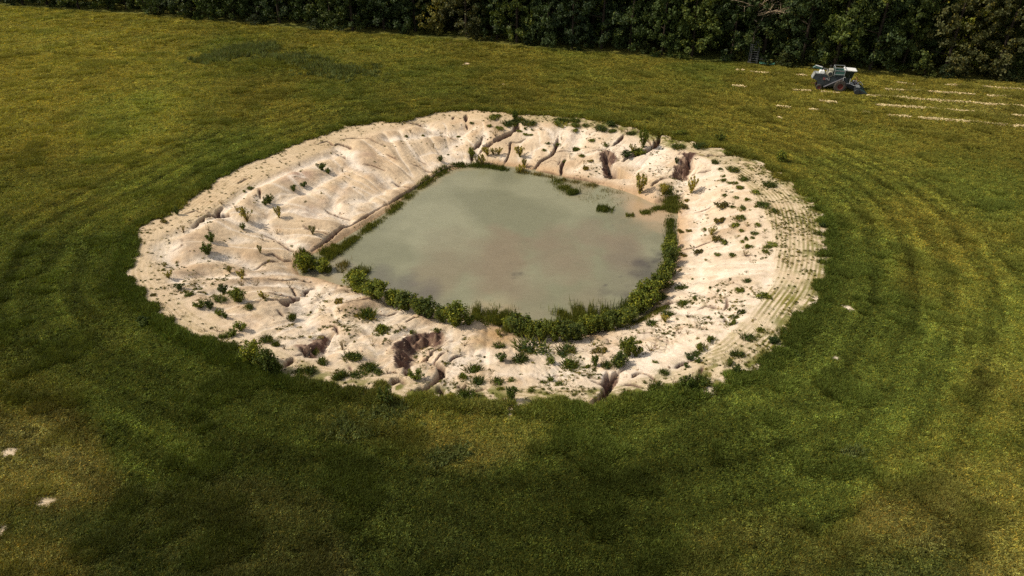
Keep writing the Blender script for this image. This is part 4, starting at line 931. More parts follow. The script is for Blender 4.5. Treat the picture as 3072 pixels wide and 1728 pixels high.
# broad-leaved weeds on the field mound and the dark patch in the near field
PP = []
for reg, pts, spr, nn_ in (('D', [(530,155),(570,140),(620,128),(660,125)], 1.5, 520), ('D', [(660,140),(760,165),(850,185),(900,190)], 2.2, 240), ('D', [(1080,1170),(1120,1150),(1180,1130)], .3, 60), ('D', [(960,1050),(1000,1030)], .7, 60), ('D', [(860,1060),(900,1090)], .6, 50), ('D', [(2120,1135),(2150,1135)], .25, 14)):
    Q_ = np.array([unproj(*src(reg, *p)) for p in pts]); t = rs.rand(nn_)*(len(Q_)-1); i = t.astype(int); f = (t-i)[:, None]
    PP.append(Q_[i]*(1-f)+Q_[np.minimum(i+1, len(Q_)-1)]*f+rs.normal(0, spr, (nn_, 2)))
P = np.concatenate(PP); k = samp(SANDM, P[:, 0], P[:, 1]) < .4; P = P[k]; m = len(P); z = gz(P[:, 0], P[:, 1]); s = (1.0+.8*rs.rand(m))*np.clip(P[:, 1]/75, .7, 2.0)
scatter("field_weeds", np.stack([P[:, 0], P[:, 1], z], 1), np.stack([s, s, s*1.5], 1), rs.rand(m)*6.28, rs.normal(0, .15, (m, 2)), np.array([[.125, .150, .050]])*(.6+.8*rs.rand(m, 1)), np.where(rs.rand(m) < .5, 9+rs.randint(0, 3, m), 6+rs.randint(0, 3, m)), COLL, M_GRASS, "dark broad-leaved weeds overgrowing a low mound in the field", "weeds")

# ------------------------------------------------------------------ forest edge
def tree_mesh(seed, H, R, n, leaf, col, low=.06, slim=1.0, yellow=.12):
    rs = np.random.RandomState(seed); tr = []; P = []; D = []; shade = []
    lean = rs.normal(0, .4, 2)
    tr.append(tube([(0, 0, -.3), (lean[0]*.2, lean[1]*.2, H*.3), (lean[0]*.6, lean[1]*.6, H*.6), (lean[0], lean[1], H*.9)], [.22*H/14, .17*H/14, .11*H/14, .03], 7))
    nb_ = 26
    for k in range(nb_):
        f = low+(1-low)*((k+.5)/nb_); hz = H*f
        prof = math.sin(math.pi*min(1, .22+.80*f))**.6
        th = k*2.399+rs.normal(0, .4); r = R*prof*(.35+.6*rs.rand())*slim
        c = np.array([lean[0]*f+math.cos(th)*r, lean[1]*f+math.sin(th)*r, hz])
        cr = R*(.28+.20*rs.rand())*(1.0 if f < .85 else .8)
        if f > .12 and k % 2 == 0:
            b0 = np.array([lean[0]*f*.8, lean[1]*f*.8, hz*.82]); tr.append(tube([b0, b0*.5+c*.5+[0, 0, -.15], c], [.07*H/14, .045, .015], 4))
        m = n//nb_; q = rs.normal(0, 1, (m, 3)); q /= np.linalg.norm(q, axis=1, keepdims=True)
        # spray-like clumps: several small knots of leaves on the blob surface
        kn = rs.normal(0, 1, (9, 3)); kn /= np.linalg.norm(kn, axis=1, keepdims=True); kn[:, 2] = kn[:, 2]*.8+.15
        w = kn[rs.randint(0, 9, m)]; q2 = w*(.75+.3*rs.rand(m, 1))+q*(.34*rs.rand(m, 1)**.5)
        P.append(c+q2*np.array([cr, cr, cr*.95])); D.append(q2+[0, 0, .35])
    P = np.concatenate(P); D = np.concatenate(D); P[:, 2] = np.maximum(P[:, 2], .05)
    t = join(tr); l = leaf_quads(P, D, leaf, rs, 1.35, col, .42, yellow)
    return mesh_np("trunk", t[0], t[1]), mesh_np("crown", *l)
TK = {'dark': ((.052, .082, .028), .08), 'green': ((.080, .112, .028), .13), 'olive': ((.112, .118, .036), .18), 'bright': ((.145, .175, .032), .22)}
TREES = {}
spec_ = [('dark', 15, 4.1), ('dark', 18, 4.8), ('dark', 12, 3.4), ('green', 17, 4.6), ('green', 13, 3.8), ('olive', 16, 4.4), ('olive', 12, 3.4), ('bright', 15, 4.5)]
for i, (k, h, r) in enumerate(spec_): TREES.setdefault(k, []).append(tree_mesh(500+i, h, r, 9500, .27, TK[k][0], .04, 1.0, TK[k][1]))
BUSHM = [tree_mesh(540+i, 4.2, 1.7, 2200, .21, c, .05, 1.0, .25) for i, c in enumerate([(.062, .080, .02), (.035, .055, .018)])]
lenf = np.concatenate([[0], np.cumsum(np.linalg.norm(np.diff(FL, axis=0), axis=1))])
def fpt(s): return np.array([np.interp(s, lenf, FL[:, 0]), np.interp(s, lenf, FL[:, 1])])
fd = FL[-1]-FL[0]; fd /= np.linalg.norm(fd); fn = np.array([-fd[1], fd[0]]); fn = fn if fn[1] > 0 else -fn
MARK = [('D', 0, 17, "the photo's left edge"), ('D', 610, 64, 'the weedy field mound'), ('D', 1110, 102, 'the bare red earth'), ('D', 1500, 137, 'the pond centre line'),
        ('D', 1890, 166, 'the folded green harrow'), ('D', 2090, 182, 'the combine'), ('D', 2330, 198, 'the lone bright bush'), ('D', 2576, 217, "the photo's right edge")]
MK = [(np.array(unproj(*src(r, a, b))), t) for r, a, b, t in MARK]
rt = random.Random(11); trees = []
total = lenf[-1]; s = 1.0; rowi = 0
while s < total-1:
    base = fpt(s); px = float(proj(base[0], base[1], 0)[0])
    off = 3.4+rt.random()*3.6
    p = base+fn*off; trees.append(('front', p, s)); 
    if px > 650:
        p2 = fpt(s+2.4)+fn*(off+4.0+rt.random()*1.6); trees.append(('second', p2, s+2.4))
    s += 4.6+rt.random()*2.6
# dead bare tree stands between
tl = []
for kind, p, s in trees:
    px = float(proj(p[0], p[1], 6)[0])
    if px > 2870: k = rt.choice(['bright', 'bright', 'green', 'olive'])
    elif px > 2150: k = rt.choice(['olive', 'green', 'dark', 'green', 'dark'])
    elif 1260 < px < 1460 and kind == 'front': k = 'olive'
    elif px > 1000: k = rt.choice(['dark', 'dark', 'green', 'dark'])
    else: k = rt.choice(['dark', 'dark', 'green'])
    tl.append((kind, p, s, k))
KD = {'dark': 'dark green', 'green': 'mid green', 'olive': 'dull olive', 'bright': 'bright yellow-green'}
lb = {}
for t in tl:
    j = int(np.argmin([np.linalg.norm(m-t[1]) for m, _ in MK])); rightof = (t[1]-MK[j][0])@fd > 0
    if 'edge' in MK[j][1]: rightof = 'left' in MK[j][1]
    lb.setdefault((t[0], t[3], rightof, j), []).append((abs((t[1]-MK[j][0])@fd), t))
first = {}
for (kind, k, rt_, j), v in lb.items():
    v.sort(key=lambda q: q[0])
    for i, (d, t) in enumerate(v):
        o = bpy.data.objects.new("forest_tree", None); C.objects.link(o)
        tm_ = TREES[k][rt.randrange(len(TREES[k]))]; sc1 = .88+.3*rt.random()
        o.location = (t[1][0], t[1][1], float(gz(t[1][0], t[1][1])[0])); o.rotation_euler = (0, 0, rt.random()*6.283); o.scale = (sc1*1.05, sc1*1.05, sc1*(1.0+.15*rt.random()+(.12 if kind == 'second' else 0)))
        link("trunk", tm_[0], M_BARK, o); link("crown", tm_[1], M_TREE, o)
        ordn = ORD[min(i, 9)].replace('closest', 'nearest')
        lab = f"{KD[k]} {'front' if kind == 'front' else 'second'}-rank forest tree, {ordn} {('right' if rt_ else 'left')+' of' if 'edge' not in MK[j][1] else 'to'} {MK[j][1]}"
        tag(o, lab, "tree", "trees along the forest edge")
print("trees", len(tl))
# the wood behind reads as one dark mass
bc = bpy.data.collections.new("wood_source")
for i, (k, j) in enumerate([('dark', 0), ('dark', 1), ('green', 0), ('olive', 0)]):
    me = TREES[k][j][1].copy(); me.attributes["col"].name = "leaf"
    if me.materials: me.materials.clear()
    me.materials.append(M_GRASS); bc.objects.link(bpy.data.objects.new(f"wood_{i}", me))
wp = []
for rw in range(4):
    s = 0.0
    while s < total:
        p = fpt(s)+fn*(14+rw*6+rt.random()*3); s += 5.2+rt.random()*2
        if rw < 3 or True: wp.append((p[0], p[1]))
wp = np.array(wp); m = len(wp); s = 1.0+.3*rs.rand(m)
scatter("woodland", np.stack([wp[:, 0], wp[:, 1], np.full(m, -.2)], 1), np.stack([s*1.15, s*1.15, s*1.05], 1), rs.rand(m)*6.28, np.zeros((m, 2)), np.ones((m, 3))*(.8+.4*rs.rand(m, 1)), rs.randint(0, 4, m), bc, M_GRASS, "dense dark woodland behind the trees of the forest edge", "woodland")
# low bushes at the forest foot
FB = [('T',1700,690,190,140,0),('T',1890,705,130,115,1),('T',2030,700,100,80,1),('T',60,560,120,160,0),('T',470,610,170,140,0),('T',2250,680,170,100,1),('T',430,600,90,130,0),('T',620,590,90,120,1),
      ('D',790,78,40,26,1),('D',640,64,40,24,1),('D',1010,90,30,26,1),('D',1330,116,34,28,1),('D',1060,88,26,26,0),('D',1760,140,40,42,0),('D',1620,138,30,28,1),('D',1880,150,26,32,0),('D',380,40,36,20,1),('D',2540,208,40,30,1),('D',470,46,30,18,0)]
bl = {}
for r in FB:
    px, py = src(r[0], r[1], r[2]); x, y, z = put(px, py); p = np.array([x, y])+fn*1.0; _, _, dep = proj(p[0], p[1], 0); mpp = float(dep)/FPX/REG[r[0]][2]
    j = int(np.argmin([np.linalg.norm(q-p) for q, _ in MK])); bl.setdefault(j, []).append((np.linalg.norm(MK[j][0]-p), p, r, mpp))
for j, v in bl.items():
    v.sort(key=lambda q: q[0])
    for i, (d, p, r, mpp) in enumerate(v):
        me = BUSHM[r[5]]; o = bpy.data.objects.new("forest_bush", None); C.objects.link(o)
        o.location = (p[0], p[1], float(gz(p[0], p[1])[0])); o.rotation_euler = (0, 0, rt.random()*6.28); o.scale = (r[3]*mpp/3.4,)*2+(r[4]*mpp/4.2,)
        link("stems", me[0], M_BARK, o); link("foliage", me[1], M_TREE, o)
        tag(o, f"{'light' if r[5] == 0 else 'dark'} leafy bush at the forest foot, {ORD[i].replace('closest','nearest')} to {MK[j][1]}", "bush", "bushes at the forest foot")
# bleached dead tree
def dead_tree(seed, H):
    rs_ = random.Random(seed); parts = []
    def grow(p, d, L, r, lv):
        pts = [p]; rr = [r]; q = p
        for k in range(4):
            d = (d+Vector((rs_.gauss(0, .22), rs_.gauss(0, .22), rs_.gauss(0, .12)))).normalized(); q = q+d*L/4; pts.append(q); rr.append(r*(1-.17*(k+1)))
        parts.append(tube([tuple(v) for v in pts], rr, 5))
        if lv < 3:
            for k in range(3 if lv < 2 else 2):
                a = rs_.random()*6.283; e = (d*.55+Vector((math.cos(a), math.sin(a), rs_.uniform(-.1, .6)))).normalized()
                grow(pts[rs_.choice([2, 3, 4])], e, L*rs_.uniform(.45, .7), r*.45, lv+1)
    grow(Vector((0, 0, -.3)), Vector((0, 0, 1)), H*.6, .22, 0)
    for k in range(6):
        a = rs_.random()*6.283; z0 = H*rs_.uniform(.38, .6); grow(Vector((0, 0, z0)), Vector((math.cos(a), math.sin(a), .35)).normalized(), H*.26, .10, 1)
    j = join(parts); return mesh_np("dead_tree", j[0], j[1])
px, py = src('D', 1885, 160); x, y = unproj(px, py, 0); p = np.array([x, y])+fn*1.4
o = link("dead_tree", dead_tree(4, 16.5), M_DEAD, loc=(p[0], p[1], 0)); tag(o, "bleached bare dead tree reaching out of the forest behind the folded harrow", "tree")

# ------------------------------------------------------------------ machine building helpers
class MB:
    def __init__(s): s.V = []; s.F = []
    def add(s, V, F):
        o = len(s.V); s.V += [tuple(v) for v in V]; s.F += [tuple(i+o for i in f) for f in F]; return s
    def prism(s, prof, y0, y1, bev=0.0):    # profile in x,z swept along y
        n = len(prof); V = [(x, y0, z) for x, z in prof]+[(x, y1, z) for x, z in prof]
        F = [tuple(range(n))[::-1], tuple(range(n, 2*n))]+[(i, (i+1) % n, n+(i+1) % n, n+i) for i in range(n)]
        return s.add(V, F)
    def box(s, x0, x1, y0, y1, z0, z1): return s.prism([(x0, z0), (x1, z0), (x1, z1), (x0, z1)], y0, y1)
    def tube(s, pts, r, k=8, cap=True):
        rr = r if isinstance(r, (list, tuple)) else [r]*len(pts); V, F = tube(pts, rr, k); n = len(pts)
        F = [tuple(f) for f in F]
        if cap: F += [tuple(range(k))[::-1], tuple(range((n-1)*k, n*k))]
        return s.add(V, F)
    def lathe(s, prof, c, k=28):            # (radius, y) profile round the y axis at c
        V = []; F = []; n = len(prof)
        for j in range(k):
            t = 2*math.pi*j/k
            for r, y_ in prof: V.append((c[0]+r*math.cos(t), c[1]+y_, c[2]+r*math.sin(t)))
        for j in range(k):
            for i in range(n-1): F.append((j*n+i, j*n+i+1, ((j+1) % k)*n+i+1, ((j+1) % k)*n+i))
        return s.add(V, F)
    def build(s, name, mat, parent=None, bevel=0.0, smooth_=False):
        me = bpy.data.meshes.new(name); me.from_pydata(s.V, [], s.F); me.update()
        bm = bmesh.new(); bm.from_mesh(me); bmesh.ops.recalc_face_normals(bm, faces=bm.faces)
        if bevel: bmesh.ops.bevel(bm, geom=[e for e in bm.edges if len(e.link_faces) == 2 and e.calc_face_angle(0) > .5], offset=bevel, segments=1, affect='EDGES')
        bm.to_mesh(me); bm.free()
        if smooth_:
            for p_ in me.polygons: p_.use_smooth = True
        return link(name, me, mat, parent)
M_SILV = plain("shaded_galvanised_steel", (.060, .078, .090), .45, .5, .25, .35, 2.2, (.032, .038, .045))  # silver steel, darkened in colour for its shaded near side
M_WHITE = plain("white_paint", (.86, .87, .86), .45, .5, 0, .15, 3)
M_PALE = plain("grey_paint_lit_steel", (.36, .38, .38), .5, .4, 0, .3, 4)
M_TEAL = plain("green_painted_steel", (.055, .15, .13), .45, .5, 0, .4, 3)
M_DARK = plain("dark_machinery", (.045, .055, .06), .6, .4, .2, .5, 6, (.02, .02, .022))
M_CREAM = plain("cream_paint", (.44, .42, .33), .5, .4, 0, .3, 4)
M_RUB = plain("rubber", (.035, .033, .032), .85, .2, 0, .2, 6, (.075, .062, .05))
M_RED = plain("red_rim_paint", (.17, .035, .03), .55, .4, 0, .5, 5, (.12, .03, .022))
M_GLASS, nt, b = new_mat("cab_glass"); b.inputs["Base Color"].default_value = (.02, .035, .03, 1); b.inputs["Roughness"].default_value = .08
b.inputs["Transmission Weight"].default_value = .35
M_DECAL = plain("faded_red_decal", (.26, .09, .09), .6, .3, 0, .3, 8); M_LETT = plain("pale_lettering", (.42, .41, .41), .6, .3, 0, .2, 8)
M_GREY = plain("grey_tube_steel", (.17, .18, .19), .45, .5, .3, .3, 4)
M_TUBE = plain("dull_tube_steel", (.13, .13, .145), .45, .5, .3, .3, 4)
M_SEAT = plain("black_vinyl", (.03, .03, .03), .6, .3)

# ------------------------------------------------------------------ combine harvester (x forward, near side is y < 0)
hx, hy, _ = put(*src('N', 1245, 1022)); rx, ry, _ = put(*src('N', 620, 972))
head = np.array([1.0, -0.30]); head /= np.linalg.norm(head)
root = bpy.data.objects.new("combine_harvester", None); C.objects.link(root)
nrm = np.array([-head[1], head[0]])
pos = np.array([hx, hy])+nrm*1.25
root.scale = (.95,)*3; root.location = (pos[0], pos[1], float(gz(pos[0], pos[1])[0])-.03); root.rotation_euler = (0, 0, math.atan2(head[1], head[0]))
tag(root, "old silver combine harvester with white cab roof parked facing right before the forest", "combine harvester")
b = MB().prism([(-4.15, 1.62), (-3.85, 2.42), (-1.2, 2.36), (.25, 2.3), (.25, 1.1), (-.4, .62), (-3.2, .62), (-3.3, 1.25), (-3.75, 1.5)], -.82, .82).build("body", M_SILV, root, .03)
MB().prism([(-4.22, 1.66), (-3.92, 2.47), (-3.80, 2.47), (-4.10, 1.66)], -.86, .86).build("rear_hood", M_PALE, b, .015)  # pale tone stands for sunlight on the rear of the steel body
MB().box(-3.92, -2.55, -.80, .80, 2.43, 2.47).build("top_deck", M_PALE, b)  # sunlit top of the body, painted as a pale sheet
for i_, (xa, xb) in enumerate(((-3.1, -2.35), (-2.3, -1.5), (-1.45, -.6))):
    MB().box(xa, xb, -.85, -.822, .78, 1.95).build("side_panel", M_SILV if i_ != 1 else M_DARK, b, .01)
MB().box(-3.3, .2, -.87, -.823, 2.0, 2.07).build("trim_rail", M_SILV, b)
MB().box(-2.62, -2.28, -.89, -.856, 1.55, 1.92).build("logo_patch", M_DECAL, b)
# the pale letters beside it read M2
lt = MB()
def stroke(x0, z0, x1, z1, w=.05):
    d = Vector((x1-x0, 0, z1-z0)).normalized(); n_ = Vector((-d.z, 0, d.x))*w/2
    P_ = [(x0+n_.x, z0+n_.z), (x1+n_.x, z1+n_.z), (x1-n_.x, z1-n_.z), (x0-n_.x, z0-n_.z)]; lt.prism(P_, -.892, -.857)
for q in [(-2.20, 1.55, -2.20, 1.90), (-2.20, 1.90, -2.08, 1.68), (-2.08, 1.68, -1.96, 1.90), (-1.96, 1.90, -1.96, 1.55), (-1.86, 1.88, -1.66, 1.88), (-1.66, 1.88, -1.66, 1.74), (-1.66, 1.74, -1.86, 1.57), (-1.88, 1.56, -1.62, 1.56)]: stroke(*q)
lt.build("model_letters", M_LETT, b)
MB().prism([(-3.3, 1.2), (-.5, .95), (-.5, .55), (-3.0, .55)], -.70, .70).build("lower_housing", M_DARK, root, .02)
# grain tank, open at the top
gt = MB().box(-1.15, .28, -1.0, 1.0, 2.36, 2.52)
for a in [(-1.15, -1.10, -1.0, 1.0), (.23, .28, -1.0, 1.0)]: gt.box(*a, 2.52, 3.05)
gt.box(-1.10, .23, -1.0, -.95, 2.52, 2.98); gt.box(-1.10, .23, .95, 1.0, 2.52, 3.05)
t_ = gt.build("grain_tank", M_TEAL, root, .012)
fr = MB()
for yy in (-1.0, 1.0):
    fr.box(-1.19, .32, yy-.035, yy+.035, 3.05, 3.11)
    for xx in (-1.16, .29): fr.box(xx-.035, xx+.035, yy-.04, yy+.04, 2.3, 3.5)
    fr.box(-1.19, .32, yy-.03, yy+.03, 3.46, 3.52)
for xx in (-1.16, .29): fr.box(xx-.03, xx+.03, -.96, .96, 3.46, 3.52)
fr.box(-1.19, .32, -1.05, -1.0, 2.48, 2.56)
fr.build("tank_frame", M_PALE, t_)
MB().box(-1.09, .22, -.975, -.945, 2.60, 3.04).build("mesh_screen", M_GREY, t_)
# engine, air filter, exhaust, radiator screen
e = MB().box(-2.05, -1.25, -.62, .55, 2.36, 2.78).build("engine", M_DARK, root, .03)
MB().box(-1.95, -1.27, -.66, .1, 2.80, 3.18).build("engine_cowl", M_CREAM, e, .06)
MB().tube([(-1.75, .1, 3.15), (-1.75, .1, 3.42)], .055).tube([(-1.75, .1, 3.40), (-1.75, .1, 3.62)], .15, 12).build("air_intake", M_SEAT, e)
MB().tube([(-1.35, .3, 2.8), (-1.35, .3, 3.45)], .05).build("exhaust_pipe", M_DARK, e)
MB().lathe([(.10, -.16), (.30, -.16), (.40, -.12), (.43, 0), (.43, .12), (.30, .14), (.02, .14)], (-1.72, -.72, 2.48)).build("drive_pulley", M_CREAM, e)
MB().lathe([(.0, -.17), (.28, -.17), (.30, -.14)], (-1.72, -.74, 2.48)).build("pulley_hub", M_DARK, e)
MB().box(-2.35, -2.1, -.75, -.35, 2.36, 2.75).box(-2.2, -2.05, -.2, .3, 2.36, 2.9).build("battery_box", M_CREAM, e, .02)
# white fuel tank
ft = MB().tube([(-3.22, -.55, 2.66), (-3.22, .45, 2.66)], .01, 6)
ft = MB().prism([(-3.28, 2.44), (-3.28, 2.72), (-3.18, 2.86), (-2.62, 2.86), (-2.50, 2.72), (-2.50, 2.44)], -.68, .25).build("fuel_tank", M_WHITE, root, .05)
MB().tube([(-2.9, -.2, 2.86), (-2.9, -.2, 2.93)], .06, 10).build("filler_cap", M_SEAT, ft)
# unloading auger folded back along the far side
au = MB().tube([(-.9, 1.12, 2.45), (-1.1, 1.15, 2.60), (-2.9, 1.0, 2.88)], .13, 12).build("unloading_auger", M_DARK, root, 0, True)
MB().prism([(-2.8, 2.72), (-2.8, 3.02), (-3.85, 3.26), (-4.25, 2.98), (-4.18, 2.84), (-3.85, 2.88)], .80, 1.2).build("auger_spout", M_TEAL, au, .05)
MB().prism([(-2.8, 3.03), (-2.8, 3.07), (-3.85, 3.31), (-3.85, 3.27)], .79, 1.21).build("spout_lid", M_WHITE, au)
# cab
cb = MB().prism([(.36, 1.45), (.36, 3.06), (1.72, 3.06), (1.25, 1.42), (.9, 1.32)], -.72, .72).build("cab", M_GLASS, root)
cf = MB()
for yy in (-.74, .74):
    for p0, p1 in (((.36, 1.45), (.36, 3.10)), ((1.74, 3.10), (1.27, 1.42)), ((.36, 1.45), (.9, 1.30)), ((.9, 1.30), (1.27, 1.42)), ((.98, 1.35), (1.08, 3.10)), ((.36, 2.1), (.36, 2.15))):
        cf.tube([(p0[0], yy, p0[1]), (p1[0], yy, p1[1])], .035, 6)
cf.build("cab_frame", M_SILV, cb)
MB().prism([(.22, 3.10), (.24, 3.30), (1.95, 3.24), (2.0, 3.10), (1.7, 3.06)], -.92, .92).build("cab_roof", M_WHITE, cb, .05)
MB().box(.30, .35, -.80, .80, 1.3, 3.10).build("cab_rear_wall", M_SILV, cb)
MB().box(.38, .95, -.76, -.735, 1.45, 2.02).build("door_panel", M_SILV, cb, .01)
MB().box(.5, .85, -.25, .25, 1.55, 1.65).box(.46, .54, -.25, .25, 1.65, 2.2).build("seat", M_SEAT, cb, .03)
pl = MB().box(.2, 1.3, -1.15, .9, 1.22, 1.30).build("platform", M_GREY, root)
ld_ = MB()
for k in range(5): ld_.box(.52, .88, -1.22, -1.12, .45+.2*k, .48+.2*k)
ld_.box(.50, .53, -1.23, -1.12, .4, 1.3).box(.87, .90, -1.23, -1.12, .4, 1.3)
ld_.build("ladder", M_GREY, root)
MB().tube([(.25, -1.18, 1.3), (.25, -1.18, 2.2)], .022, 6).tube([(1.25, -1.18, 1.3), (1.25, -1.18, 2.1)], .022, 6).tube([(.25, -1.18, 2.2), (.5, -1.18, 2.2)], .022, 6).build("handrail", M_WHITE, root)
# clean grain elevator leaning up the near side
MB().tube([(-2.15, -1.02, .58), (.22, -1.02, 1.98)], .115, 10).tube([(-2.15, -1.02, .58), (-2.3, -1.02, .52)], .13, 10).build("elevator_tube", M_TUBE, root)
# wheels
def wheel(x_, y_, r, w, rimr, lugs, rimmat):
    wmb = MB().lathe([(rimr, -w/2), (r*.86, -w/2), (r*.965, -w*.38), (r, -w*.2), (r, w*.2), (r*.965, w*.38), (r*.86, w/2), (rimr, w/2)], (x_, y_, r), 32)
    ty = wmb.build("tyre", M_RUB, None)
    lm_ = MB()
    for k in range(lugs):
        for sd_ in (-1, 1):
            a0 = 2*math.pi*(k+(.5 if sd_ > 0 else 0))/lugs; a1 = a0+.17
            q = []
            for rad in (r*.965, r*1.045):
                for a_, yv in ((a0, .02), (a0+.07, .02), (a1+.07, w*.5), (a1, w*.5)): q.append((x_+rad*math.cos(a_), y_+sd_*yv, r+rad*math.sin(a_)))
            lm_.add(q, [(0, 1, 2, 3), (4, 7, 6, 5), (0, 4, 5, 1), (1, 5, 6, 2), (2, 6, 7, 3), (3, 7, 4, 0)])
    wr = bpy.data.objects.new("wheel", None); C.objects.link(wr); wr.parent = root
    ty.parent = wr
    if lugs: lm_.build("tread_lugs", M_RUB, wr)
    MB().lathe([(0, -w*.28), (rimr*.35, -w*.30), (rimr*.4, -w*.18), (rimr*.85, -w*.12), (rimr*.9, -w*.44), (rimr*1.02, -w*.48), (rimr*1.02, w*.48), (rimr*.9, w*.44), (rimr*.85, -w*.02), (0, -w*.02)], (x_, y_, r), 28).build("rim", rimmat, wr)
    return wr
wheel(0, -1.28, .86, .58, .42, 16, M_RED); wheel(0, 1.28, .86, .58, .42, 16, M_RED)
wheel(-2.95, -.98, .45, .30, .24, 0, M_RED); wheel(-2.95, .98, .45, .30, .24, 0, M_RED)
MB().tube([(-2.95, -.9, .5), (-2.95, .9, .5)], .06, 8).tube([(0, -1.1, .86), (0, 1.1, .86)], .10, 8).box(-3.0, -2.85, -.1, .1, .5, .9).build("axles", M_DARK, root)
MB().box(-4.1, -3.0, -.04, .04, .72, .80).build("rear_hitch", M_RED, root)
# feeder house and corn head with pointed snouts
MB().prism([(.5, 1.25), (1.0, 1.42), (2.15, .78), (2.15, .25), (.6, .75)], -.5, .5).build("feeder_house", M_DARK, root, .03)
MB().tube([(.9, -.6, 1.35), (2.1, -.6, .95)], .05).tube([(.9, .6, 1.35), (2.1, .6, .95)], .05).build("lift_cylinders", M_WHITE, root)
hd = MB().prism([(2.12, .22), (2.12, 1.0), (2.35, 1.05), (2.5, .55), (2.85, .45), (2.85, .3), (2.4, .18)], -2.35, 2.35).build("header", M_DARK, root, .02)
MB().tube([(2.55, -2.28, .66), (2.55, 2.28, .66)], .17, 12).build("cross_auger", M_GREY, hd)
for yy in (-2.36, 2.36): MB().prism([(2.0, .15), (2.1, 1.12), (2.5, 1.08), (3.1, .5), (3.1, .2)], yy-.03, yy+.03).build("end_plate", M_SILV, hd)
MB().lathe([(0, -.12), (.34, -.12), (.38, -.05), (.38, .05), (.34, .12), (0, .12)], (2.35, -2.55, .5)).build("chain_guard", M_DARK, hd)
for k in range(7):
    yy = -2.3+k*4.6/6
    w_ = .26
    V_ = [(2.7, yy-w_, .25), (2.7, yy+w_, .25), (2.7, yy+w_*.8, .72), (2.7, yy-w_*.8, .72), (3.35, yy-w_*.8, .12), (3.35, yy+w_*.8, .12), (3.35, yy+w_*.5, .52), (3.35, yy-w_*.5, .52), (4.15, yy-.02, .06), (4.15, yy+.02, .06), (4.15, yy+.02, .10), (4.15, yy-.02, .10)]
    F_ = [(0, 1, 2, 3)]+[(a, a+1, a+5, a+4) for a in (0, 1, 2)]+[(3, 0, 4, 7)]+[(a, a+1, a+5, a+4) for a in (4, 5, 6)]+[(7, 4, 8, 11), (8, 9, 10, 11)]
    MB().add(V_, F_).build("snout", M_TEAL if k % 3 == 1 else M_DARK, hd)
rl = MB()
for k in range(5):
    yy = -1.9+k*.95; rl.box(2.2, 2.75, yy-.12, yy+.12, 1.0, 1.14)
rl.build("row_unit_covers", M_PALE, hd, .02)
MB().tube([(2.2, .9, 1.05), (2.5, 1.6, 1.75), (2.75, 1.9, 1.5)], .06).tube([(2.2, -.3, 1.0), (2.6, -.2, 1.5), (3.0, .1, 1.2)], .06).tube([(2.3, 1.8, 1.0), (2.9, 2.1, 1.35)], .05).build("hydraulic_arms", M_RED, hd)
MB().tube([(2.6, .5, 1.0), (3.1, .8, 1.25), (3.6, 1.1, .7)], .05).build("divider_rods", M_WHITE, hd)

# ------------------------------------------------------------------ folded green harrow at the forest foot
REG['H'] = (2150, 100, 7.36)
x0, y0, _ = put(*src('H', 780, 700)); hp = np.array([x0, y0])+fn*.6
hr = bpy.data.objects.new("folded_harrow", None); C.objects.link(hr); hr.location = (hp[0], hp[1], float(gz(*hp)[0])); hr.rotation_euler = (0, 0, math.atan2(fd[1], fd[0]))
tag(hr, "folded green farm harrow with one wing upright and one lying by the forest", "harrow")
w = MB()
for k in range(9): w.box(-.75, .75, -.03, .03, .25+.36*k, .30+.36*k)
for xx in (-.72, -.45, .55, .72): w.box(xx-.03, xx+.03, -.036, .036, .15, 3.3)
for xx in (.05, .35): w.box(xx-.025, xx+.025, -.03, .03, 3.1, 3.75)
w.build("upright_wing", M_GREY, hr)
w = MB()
for yy in (-.5, -.2, .15, .5): w.box(1.1, 3.5, yy-.04, yy+.04, .30, .38)
for xx in (1.15, 1.9, 2.7, 3.45): w.box(xx-.04, xx+.04, -.55, .55, .384, .45)
w.build("lying_wing", plain("light_green_paint", (.14, .36, .25), .5, .4), hr)
w = MB()
for xx in (1.2, 1.6, 2.0, 2.4, 2.8, 3.2):
    for yy in (-.5, -.2, .15, .5): w.tube([(xx, yy, .3), (xx-.06, yy, .02)], .015, 4)
w.build("tines", M_DARK, hr)
MB().lathe([(.12, -.08), (.32, -.1), (.36, 0), (.32, .1), (.12, .08)], (1.75, .9, .75)).build("tyre", M_RUB, hr)
MB().box(-.2, 2.0, .82, .92, .7, .8).box(-.9, -.2, -.2, -.1, .2, .35).tube([(-.9, -.15, .25), (-.3, -.1, .9)], .03).build("hitch_frame", M_GREY, hr)

